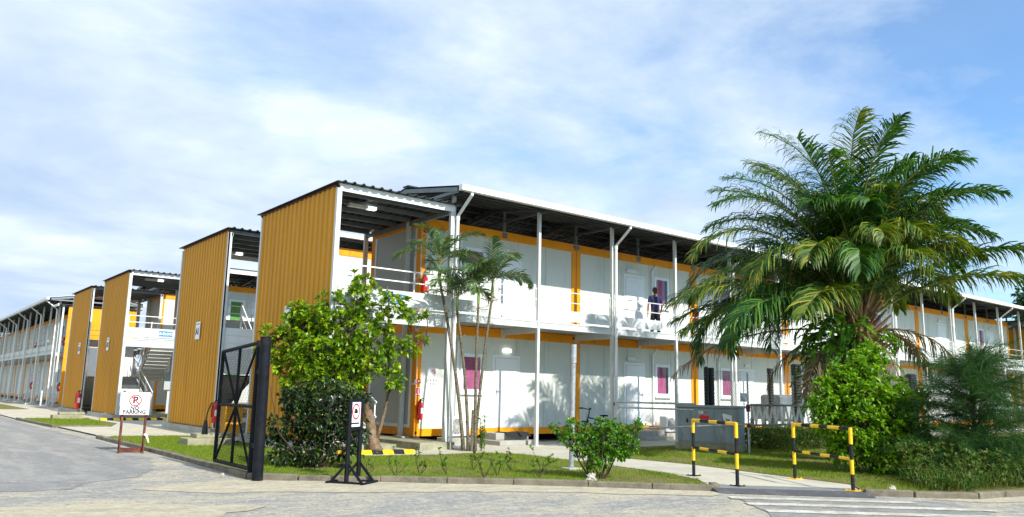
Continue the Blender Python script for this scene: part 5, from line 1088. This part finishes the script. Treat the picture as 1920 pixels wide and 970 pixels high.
lobe_crown(lv, tw, base, TS, lob, 120, 7, .125, .06, up=.3, twr=.004, inner=.1); lv.build('crown', M['bigbush'], T); tw.build('twigs', M['twig'], T)

# ---- feather fronds
def frond(leafs, stalks, base, az, el, length, droop, ll, nleaf=52, side_curl=0.0, lw=.035, stem=.10, rad=.02, hang=.5, vee=.35, t0=.12, gap=0.0, pw=1.5):
    n = 22; P = [np.array(base, float)]; D = []
    for i in range(n):
        t = i / n; e = el - droop * t ** pw; a = az + side_curl * t * t; D.append(np.array([math.cos(a) * math.cos(e), math.sin(a) * math.cos(e), math.sin(e)])); P.append(P[-1] + D[-1] * length / n)
    D.append(D[-1]); P = np.array(P); D = np.array(D)
    stalks.tube([tuple(p) for p in P[::3]] + [tuple(P[-1])], [rad * (1 - .85 * i / (len(P[::3]))) for i in range(len(P[::3]) + 1)], 5, cap=False)
    t = np.linspace(t0, 1.0, nleaf); idx = t * n; i0 = np.minimum(idx.astype(int), n - 1); fr = (idx - i0)[:, None]; Q = P[i0] * (1 - fr) + P[i0 + 1] * fr; DD = nz(D[i0] * (1 - fr) + D[np.minimum(i0 + 1, n)] * fr)
    lat = nz(np.cross(DD, np.tile([0, 0, 1.0], (nleaf, 1)) + 1e-3)); upv = np.cross(lat, DD)
    prof = np.interp(t, [t0, t0 + .12, .5, .85, 1.0], [.45, .85, 1.0, .7, .30])
    for s in (-1, 1):
        keep = rng.uniform(0, 1, nleaf) > gap; m = keep.sum()
        if m == 0: continue
        q = Q[keep]; dd = DD[keep]; la = lat[keep] * s; uu = upv[keep]; pl = (prof[keep] * ll * rng.uniform(.85, 1.1, m))[:, None]; tt = t[keep][:, None]
        fwd = .45 + .75 * tt; dir0 = nz(la + dd * fwd + uu * (vee + rng.normal(0, .28, (m, 1))) + rng.normal(0, .10, (m, 3)))
        hg = np.array([0, 0, -1.0]) * (hang * rng.uniform(.5, 1.5, (m, 1)))
        a0 = q; a1 = q + dir0 * pl * .45 + hg * pl * .04; d1 = nz(dir0 + hg * .55); a2 = a1 + d1 * pl * .32; d2 = nz(d1 + hg * 1.1); a3 = a2 + d2 * pl * .26
        w = nz(np.cross(dir0, uu) * .75 + uu * .5) ; W = lw * rng.uniform(.8, 1.2, (m, 1))
        V = np.stack([a0 - w * W * .3, a0 + w * W * .3, a1 - w * W * .5, a1 + w * W * .5, a2 - w * W * .38, a2 + w * W * .38, a3, a3 + w * .002], 1).reshape(-1, 3); o = (np.arange(m) * 8)[:, None, None]
        F = (np.array([[0, 1, 3, 2], [2, 3, 5, 4], [4, 5, 7, 6]])[None] + o).reshape(-1, 4); leafs.add(V, F)
    return P
# ---- oil palm
base = (7.0, -8.8, 0); T = thing('oil_palm', 'tall oil palm with arching fronds, the largest tree right of the barriers', 'palm tree', base)
tk = MB(); tk.tube([(6.75, -8.55, .02), (6.78, -8.6, .6), (6.85, -8.68, 1.5), (6.98, -8.8, 2.4), (7.08, -8.9, 3.1), (7.13, -8.95, 3.7), (7.15, -8.97, 4.1)], [.30, .27, .26, .30, .36, .36, .2], 16)
tk.build('trunk', M['palmbark'], T)
C0 = np.array([7.13, -8.95, 3.75])
bs = MB()
for k in range(60):
    z = 2.5 + 1.4 * (k / 60); a = k * 2.39996; r0 = .28; e = .5 + .7 * k / 60; q = Vector((C0[0] + r0 * math.cos(a), C0[1] + r0 * math.sin(a), z)); L = rng.uniform(.35, .75)
    bs.tube([q, q + Vector((math.cos(a) * math.cos(e), math.sin(a) * math.cos(e), math.sin(e))) * L], [.06, .025], 5)
bs.build('leaf_base', M['drystalk'], T)
green = LV(); yel = LV(); dryl = LV(); stk = MB(); dst = MB()
azC = math.atan2(fC[1], fC[0])
# (azimuth from screen-right, counter-clockwise seen from above; elevation; length; droop)
NF = 62
for k in range(NF):
    a = k * 2.39996 + .3; t = k / (NF - 1); el = R(86 - 58 * t) + rng.normal(0, .08); ln = 4.95 - .5 * t + rng.normal(0, .18); dr = R(70 + 70 * t) + rng.normal(0, .20)
    ra = (a - (azC - math.pi / 2)) % (2 * math.pi); rightness = math.cos(ra)       # towards the open side of the block
    if rightness > .2 and t > .3: el += R(26) * rightness; dr -= R(14) * rightness
    if rightness > .1: ln *= 1 - .20 * rightness
    front = math.cos(ra - 4.71)
    if front > .35 and t > .4: el += R(24) * front; ln *= 1 - .25 * front
    rr = .12 + .2 * t; b0 = C0 + [rr * math.cos(a), rr * math.sin(a), .25 - .45 * t]
    tgt = yel if (t > .5 and rng.uniform() < .40) or rng.uniform() < .12 else green
    frond(tgt, stk, b0, a, el, ln, dr, 1.0, 120, rng.normal(0, .42), .034, rad=.035, hang=.8 + .7 * t, vee=.3, t0=.16, gap=.05, pw=1.8)
for k, (aa, el, ln, dr) in enumerate(((2.75, 8, 4.4, 55), (3.3, 14, 4.6, 62), (2.3, 0, 3.8, 60), (.05, 22, 4.4, 56), (-.3, 34, 4.4, 66), (3.0, 5, 4.2, 62), (3.7, 5, 4.2, 62), (4.1, 10, 3.9, 70), (3.5, 0, 3.9, 65), (2.9, 20, 4.6, 70))):
    a = azC - math.pi / 2 + aa; b0 = C0 + [.3 * math.cos(a), .3 * math.sin(a), -.25]
    frond(yel if k % 2 else green, stk, b0, a, R(el + 12), ln, R(dr), .95, 100, rng.normal(0, .2), .038, rad=.035, hang=1.1, vee=.1, t0=.2)
for k, (aa, el, ln, dr) in enumerate(((2.95, 2, 4.6, 48), (2.6, -12, 2.6, 70), (.1, -2, 1.9, 85), (3.6, -25, 2.3, 60), (4.5, -40, 2.0, 55), (5.2, -45, 2.1, 50), (.5, 8, 2.2, 80), (1.5, -30, 2.0, 50), (-.35, 4, 2.2, 80), (4.15, -50, 2.2, 40), (4.9, -55, 2.2, 30), (2.05, -20, 2.2, 60), (4.7, -62, 2.4, 25), (5.0, -60, 1.9, 25), (4.4, -60, 2.0, 25))):
    a = azC - math.pi / 2 + aa; b0 = C0 + [.3 * math.cos(a), .3 * math.sin(a), -.55]
    dryl = LV(); dst = MB(); frond(dryl, dst, b0, a, R(el), ln, R(dr), .62, 56, rng.normal(0, .3), .024, rad=.028, hang=2.0, vee=-.1, t0=.2, gap=.2)
    d_ = dryl.build('dry_frond', M['dry'], T); d_['label'] = 'dead brown hanging frond'; dst.build('frond_stalk', M['drystalk'], d_)
green.build('crown', M['palm'], T); y_ = yel.build('crown', M['palmy'], T); y_['label'] = 'yellowing lower fronds'; stk.build('frond_stalk', M['rachis'], T)
# ferns clinging to the trunk
base = (6.6, -9.1, 0); T = thing('fern', 'bright green ferns cascading from the oil palm trunk', 'fern', (7.0, -8.9, 2.4)); fl = LV(); fs_ = MB()
for k in range(170):
    a = rng.uniform(0, 6.28) if k % 2 else azC + math.pi / 2 + rng.normal(.5, .7); z = rng.uniform(1.5, 3.4); r0 = .36; b0 = np.array([6.98 + r0 * math.cos(a), -8.8 + r0 * math.sin(a), z])
    frond(fl, fs_, b0, a, R(rng.uniform(0, 40)), rng.uniform(.7, 1.25), R(rng.uniform(70, 130)), .15, 26, rng.normal(0, .4), .035, rad=.006, hang=.6, vee=.1, t0=.05)
fl.build('fronds', M['fern'], T); fs_.build('stalk', M['rachis'], T)
# ---- slim palm cluster
base = (.1, -2.5, 0); T = thing('slim_palm', 'clump of slender ringed palms with feathery crowns before the corner of the block', 'palm tree', base)
stems = [((-.02, -2.44), (-.63, -2.0, 4.35), .047, 9, 1.25, .98), ((.08, -2.5), (-.23, -2.27, 3.55), .043, 7, 1.0, .3), ((.22, -2.6), (.21, -2.58, 3.75), .042, 7, 1.05, 2.1), ((.26, -2.52), (.49, -2.79, 3.95), .042, 8, 1.15, 4.0)]
for i, (b, t_, r_, nf, fl_, ph) in enumerate(stems):
    pts = []
    for q in range(9): 
        s = q / 8; bow = math.sin(s * math.pi) * .06; pts.append((b[0] + (t_[0] - b[0]) * s ** 1.1 + bow * (1 if i < 2 else -.5), b[1] + (t_[1] - b[1]) * s ** 1.1, .03 + (t_[2] - .03) * s))
    stem = MB(); stem.tube(pts, [r_ * 1.15] + [r_ * (1 - .3 * q / 8) for q in range(1, 9)], 10); stem.build('stem', M['ringbark'], T, smooth=True)
    sh = MB(); tp_ = Vector(t_); sh.tube([tp_ - Vector((0, 0, .03)), tp_ + Vector((0, 0, .12)), tp_ + Vector((0, 0, .38))], [r_ * .75, r_ * 1.0, r_ * .5], 8); sh.build('crownshaft', M['shaftgreen'], T)
    lf = LV(); sk_ = MB(); top_ = np.array(t_) + [0, 0, .34]
    for k in range(nf):
        a = ph + k * 2.39996; t = k / max(1, nf - 1); frond(lf, sk_, top_, a, R(80 - 50 * t), fl_ * rng.uniform(1.0, 1.2), R(70 + 45 * t), .42, 48, rng.normal(0, .3), .024, rad=.011, hang=.8, vee=.45, t0=.2)
    lf.build('crown', M['areca'], T); sk_.build('frond_stalk', M['rachis'], T)
    if i in (2, 3, 1):
        fl2 = LV(); c = np.array(t_) - [0, 0, .12]; tw = MB()
        for q in range(7):
            a = rng.uniform(0, 6.28); e = c + np.array([math.cos(a) * .3, math.sin(a) * .3, rng.uniform(-.12, .12)]); tw.tube([tuple(c), tuple((c + e) / 2 + [0, 0, -.03]), tuple(e)], .006, 4, cap=False); P = e + rng.normal(0, .05, (14, 3)); leaves(fl2, P, rng.normal(size=(14, 3)), .03, .02)
        fl2.build('seed_cluster', M['flower'], T); tw.build('seed_stalk', M['flower'], T)
st2 = MB(); st2.tube([(.12, -2.58, .03), (.13, -2.58, 1.05)], [.04, .03], 8); st2.build('stump', M['ringbark'], T)
# young plant at its foot
base = (.33, -2.75, 0); T = thing('young_plant', 'upright glossy green plant at the foot of the slender palms', 'plant', base); lv = LV(); tw = MB(); sm = MB()
for k in range(5):
    p0 = loc(base, rng.uniform(-.08, .08), rng.uniform(-.08, .08), .03); p1 = p0 + [rng.uniform(-.06, .06), 0, rng.uniform(.5, .85)]; sm.tube([tuple(p0), tuple(p1)], .007, 5)
    for q in range(7): P = p0 + (p1 - p0) * (.15 + .85 * q / 6); whorls(lv, P[None], np.array([[0, 0, 1.0]]), 5, .12, .035, .5)
lv.build('foliage', M['bush'], T); sm.build('stem', M['twig'], T)
# ---- feathery casuarina at the right edge
base = (4.75, -12.35, 0); T = thing('casuarina_tree', 'feathery dark green needle tree at the right edge by the road', 'tree', base)
nd = LV(); bw = MB(); bw.tube([loc(base, 0, 0, .02), loc(base, .02, 0, .6), loc(base, .05, 0, 1.2), loc(base, .12, 0, 1.9), loc(base, .2, 0, 2.45)], [.05, .045, .035, .02, .008], 8)
bw.build('trunk', M['twig'], T); bw = MB()
for k in range(120):
    z = rng.uniform(.3, 2.3); a = rng.uniform(0, 6.28); ln = (1.75 - .40 * z) * rng.uniform(.6, 1.15); el = R(rng.uniform(5, 50)); p0 = loc(base, .05 * z, 0, z)
    pts = [p0]; 
    for q in range(5): e = el - q * .14; pts.append(pts[-1] + np.array([math.cos(a) * math.cos(e), math.sin(a) * math.cos(e), math.sin(e)]) * ln / 5)
    bw.tube([tuple(p) for p in pts], [.014, .011, .009, .006, .004, .002], 4, cap=False); pts = np.array(pts); m = int(230 * ln); t = rng.uniform(.2, 5, m); i0 = np.minimum(t.astype(int), 4); f = (t - i0)[:, None]; Q = pts[i0] * (1 - f) + pts[i0 + 1] * f
    ax = pts[-1] - pts[0]; dd = nz(nz(ax[None]) * .7 + rng.normal(0, .55, (m, 3)) + [0, 0, -.12]); L = rng.uniform(.18, .42, (m, 1)); w = nz(np.cross(dd, rng.normal(size=(m, 3)))) * .0022
    m1 = Q + dd * L * .5; e1 = m1 + nz(dd + [0, 0, -.35]) * L * .5; V = np.stack([Q - w, Q + w, m1 + w, m1 - w, e1, e1 + w * .3], 1).reshape(-1, 3); o = (np.arange(m) * 6)[:, None, None]; nd.add(V, (np.array([[0, 1, 2, 3], [3, 2, 5, 4]])[None] + o).reshape(-1, 4))
nd.build('crown', M['casu'], T); bw.build('branches', M['twig'], T)
# second, lower feathery plant in front
base = (4.35, -12.95, 0); T = thing('casuarina_tree', 'low feathery sapling in front of the bigger needle tree', 'tree', base); nd = LV(); bw = MB()
for k in range(26):
    a = rng.uniform(0, 6.28); ln = rng.uniform(.4, .75); el = R(rng.uniform(15, 80)); p0 = loc(base, 0, 0, .1 + .012 * k); pts = np.array([p0 + np.array([math.cos(a) * math.cos(el), math.sin(a) * math.cos(el), math.sin(el) - .25 * q / 4]) * ln * q / 4 for q in range(5)]); bw.tube([tuple(p) for p in pts], [.008, .006, .004, .003, .002], 4, cap=False)
    m = 90; t = rng.uniform(.3, 4, m); i0 = np.minimum(t.astype(int), 3); f = (t - i0)[:, None]; Q = pts[i0] * (1 - f) + pts[i0 + 1] * f; dd = nz(nz((pts[-1] - pts[0])[None]) * .7 + rng.normal(0, .5, (m, 3))); L = rng.uniform(.12, .28, (m, 1)); w = nz(np.cross(dd, rng.normal(size=(m, 3)))) * .002; e1 = Q + dd * L; V = np.stack([Q - w, Q + w, e1 + w * .4, e1 - w * .4], 1).reshape(-1, 3); nd.add(V, (np.array([[0, 1, 2, 3]])[None] + (np.arange(m) * 4)[:, None, None]).reshape(-1, 4))
nd.build('crown', M['casu'], T); bw.build('stem', M['twig'], T)
# ---- undergrowth along the right kerb (one mass)
lv = LV()
def inpoly(P, poly):
    x, y = P[:, 0], P[:, 1]; c = np.zeros(len(P), bool); j = len(poly) - 1
    for i in range(len(poly)):
        xi, yi = poly[i]; xj, yj = poly[j]; c ^= ((yi > y) != (yj > y)) & (x < (xj - xi) * (y - yi) / (yj - yi + 1e-12) + xi); j = i
    return c
def scatter(poly, n):
    p = np.array(poly); out = []
    lo, hi = p.min(0), p.max(0); k = 0
    while k < n: q = rng.uniform(lo, hi, (n * 2, 2)); q = q[inpoly(q, poly)]; out.append(q); k += len(q)
    return np.concatenate(out)[:n]
hp = [(1.9, -12.75), (2.4, -13.15), (3.2, -13.3), (5, -13.6), (9, -14.3), (9, -11.6), (6.0, -11.0), (4.2, -11.3), (2.9, -11.8)]
P = scatter(hp, 3000); hgt = .75 * (.35 + .65 * np.clip(np.sin(P[:, 0] * 2.3) * .5 + np.sin(P[:, 1] * 3.1 + 1) * .3 + .6, 0, 1)); z = rng.uniform(.05, 1, len(P)) ** .7 * hgt
whorls(lv, np.column_stack([P, z]), np.tile([0, 0, 1.0], (len(P), 1)) + rng.normal(0, .5, (len(P), 3)), 5, .10, .035, .55)
P = scatter(hp, 9000); L = rng.uniform(.2, .55, (len(P), 1)); leaves(lv, np.column_stack([P, np.full(len(P), .04)]), np.column_stack([rng.normal(0, .35, (len(P), 2)), np.ones(len(P))]), L[:, 0], .014, .1, .25)
tag(lv.build('undergrowth', M['weed']), 'tangled green and straw coloured undergrowth along the right kerb', 'undergrowth', kind='stuff')
lv = LV(); hp2 = [(7.6, -6.6), (12.5, -5.6), (12.5, -3.9), (8.4, -4.3)]; P = scatter(hp2, 2200); z = rng.uniform(0, 1, len(P)) * .55 + .05
whorls(lv, np.column_stack([P, z]), np.tile([0, 0, 1.0], (len(P), 1)) + rng.normal(0, .4, (len(P), 3)), 5, .14, .03, .45)
hp3 = [(6.0, -9.6), (9.2, -10.8), (14, -10), (16, -5.2), (12.7, -4.4), (12.7, -6.2), (8.4, -7.5)]; P = scatter(hp3, 1500); z = rng.uniform(0, 1, len(P)) * .32 + .05
whorls(lv, np.column_stack([P, z]), np.tile([0, 0, 1.0], (len(P), 1)) + rng.normal(0, .4, (len(P), 3)), 5, .15, .035, .45)
tag(lv.build('tall_weeds', M['weed']), 'tall green weeds around the taped railing and the palm foot', 'weeds', kind='stuff')
# ---- thin seedlings along the front kerb
SL = ['sparse seedling with bare twigs nearest the framed sign', 'twiggy seedling below the leaning tree trunk', 'scrubby seedling on the front lawn edge left of the slender palms', 'small leafy seedling before the concrete slab', 'dry twiggy seedling in front of the slender palms', 'leafy seedling on the lawn right of the slender palms', 'bent dry twig plant on the front lawn', 'low seedling on the lawn edge midway to the metal pole', 'small seedling closest to the metal pole', 'low leafy weed behind the framed sign']
for k, (x, y) in enumerate(((-4.55, -6.85), (-4.1, -6.9), (-3.6, -7.0), (-3.35, -7.75), (-2.95, -7.6), (-2.75, -6.6), (-2.5, -8.2), (-2.15, -7.0), (-1.75, -7.4), (-4.9, -6.5))):
    T = thing('seedling', SL[k], 'seedling', (x, y, 0), 0, 'thin seedlings along the front lawn'); lv = LV(); tw = MB()
    for q in range(5):
        h_ = rng.uniform(.18, .48); a = rng.uniform(0, 6.28); p0 = np.array([x, y, .05]); p1 = p0 + [math.cos(a) * .12, math.sin(a) * .12, h_ * .6]; p2 = p1 + [rng.normal(0, .08), rng.normal(0, .08), h_ * .4]; tw.tube([tuple(p0), tuple(p1), tuple(p2)], [.006, .005, .003], 4, cap=False)
        m = 3 + (k % 3) * 2; f = rng.uniform(.2, 1, (m, 1)); P = p1 * (1 - f) + p2 * f; whorls(lv, P, rng.normal(0, .5, (m, 3)) + [0, 0, 1.0], 4, .055, .028, .6)
    lv.build('foliage', M['weed' if k % 2 else 'bush'], T); tw.build('stem', M['twig'], T)
# ---- grass blades
lv = LV()
def blades(poly, n, h, w=.006, z=.055):
    P = scatter(poly, n); wv = np.sin(P[:, 0] * 1.9 + 1.3 * np.sin(P[:, 1] * 1.1)) * .5 + np.sin(P[:, 1] * 2.7 + P[:, 0] * 1.3) * .35 + rng.normal(0, .45, n); P = P[wv > -.22]; n = len(P); hh = h * rng.uniform(.5, 1.3, n); d_ = nz(np.column_stack([rng.normal(0, .45, (n, 2)), np.ones(n)])); b = np.column_stack([P, np.full(n, z)]); s = nz(np.cross(d_, rng.normal(size=(n, 3)))) * w * .5
    V = np.stack([b - s, b + s, b + d_ * hh[:, None]], 1).reshape(-1, 3); lv.add(V, (np.array([[0, 1, 2]])[None] + (np.arange(n) * 3)[:, None, None]).reshape(-1, 3))
nf_ = [(-6.45, -5.5), (-5.95, -6.05), (-4.85, -6.85), (-3.1, -8.2), (-2.2, -9.02), (-.78, -10.4), (-.1, -9.7), (.35, -8.3), (.55, -6.6), (.62, -3.9), (.1, -3.2), (-1.4, -3.25), (-3.4, -2.9), (-4, -3.5)]
blades(nf_, 60000, .045, .007); blades([(-6.4, -5.5), (-4, -3.5), (-3.9, 5.5), (-6.3, 5.8)], 45000, .05, .009)
blades([(1.8, -11.4), (2.0, -9.6), (2.35, -7.6), (2.3, -5.6), (2.9, -3.8), (9, -3.2), (10, -6), (7, -9), (4.2, -11.5), (2.4, -12.8), (1.1, -12.2)], 60000, .05, .009)
blades([(-6.65, 19), (-6.45, 12.5), (-4.9, 12.1), (-4.3, 19)], 16000, .06, .016)
blades([(-6.5, -5.6), (-5.95, -6.18), (-4.9, -6.95), (-3.15, -8.3), (-2.25, -9.12), (-.85, -10.5), (-.95, -10.3), (-3.2, -8.05), (-4.9, -6.75), (-6.3, -5.5)], 5000, .08, .008)
tag(lv.build('grass', M['grass']), 'short vivid green grass blades on the lawns', 'grass', kind='stuff')
# ---- trees beyond the right end of the block
def far_tree(x, y, h, r, label, seed, n=2600):
    T = thing('far_tree', label, 'tree', (x, y, 0), 0, 'trees beyond the container block'); tk = MB(); tk.tube([(x, y, 0), (x + .3, y, h * .45), (x, y, h * .8)], [.35, .25, .08], 8); g_ = random.Random(seed)
    lv = LV()
    for q in range(16):
        c = np.array([x + g_.uniform(-r, r) * .75, y + g_.uniform(-r, r) * .75, h * g_.uniform(.42, .92)]); rr = r * g_.uniform(.28, .5); m = n // 16; dd = nz(rng.normal(size=(m, 3))); P = c + dd * rr * rng.uniform(.4, 1, (m, 1)); leaves(lv, P, dd + rng.normal(0, .5, (m, 3)), .55, .28); tk.tube([(x, y, h * .4), tuple(c)], [.1, .03], 5, cap=False)
    tk.build('trunk', M['bark'], T); lv.build('crown', M['far'], T)
for k, (x, y, h_, r, l) in enumerate(((66.0, 5.0, 12.6, 2.6, 'dark green tree beyond the right end of the white block'), (72, -3.5, 12.0, 3.4, 'broad tree furthest right beyond the white block'), (66, 14, 8.0, 3.0, 'low tree behind the roof at the right end'))): far_tree(x, y, h_, r, l, k + 3)

# ------------------------------------------------------------------ render settings
scn.render.engine = 'CYCLES'
scn.cycles.max_bounces = 8; scn.cycles.transparent_max_bounces = 12
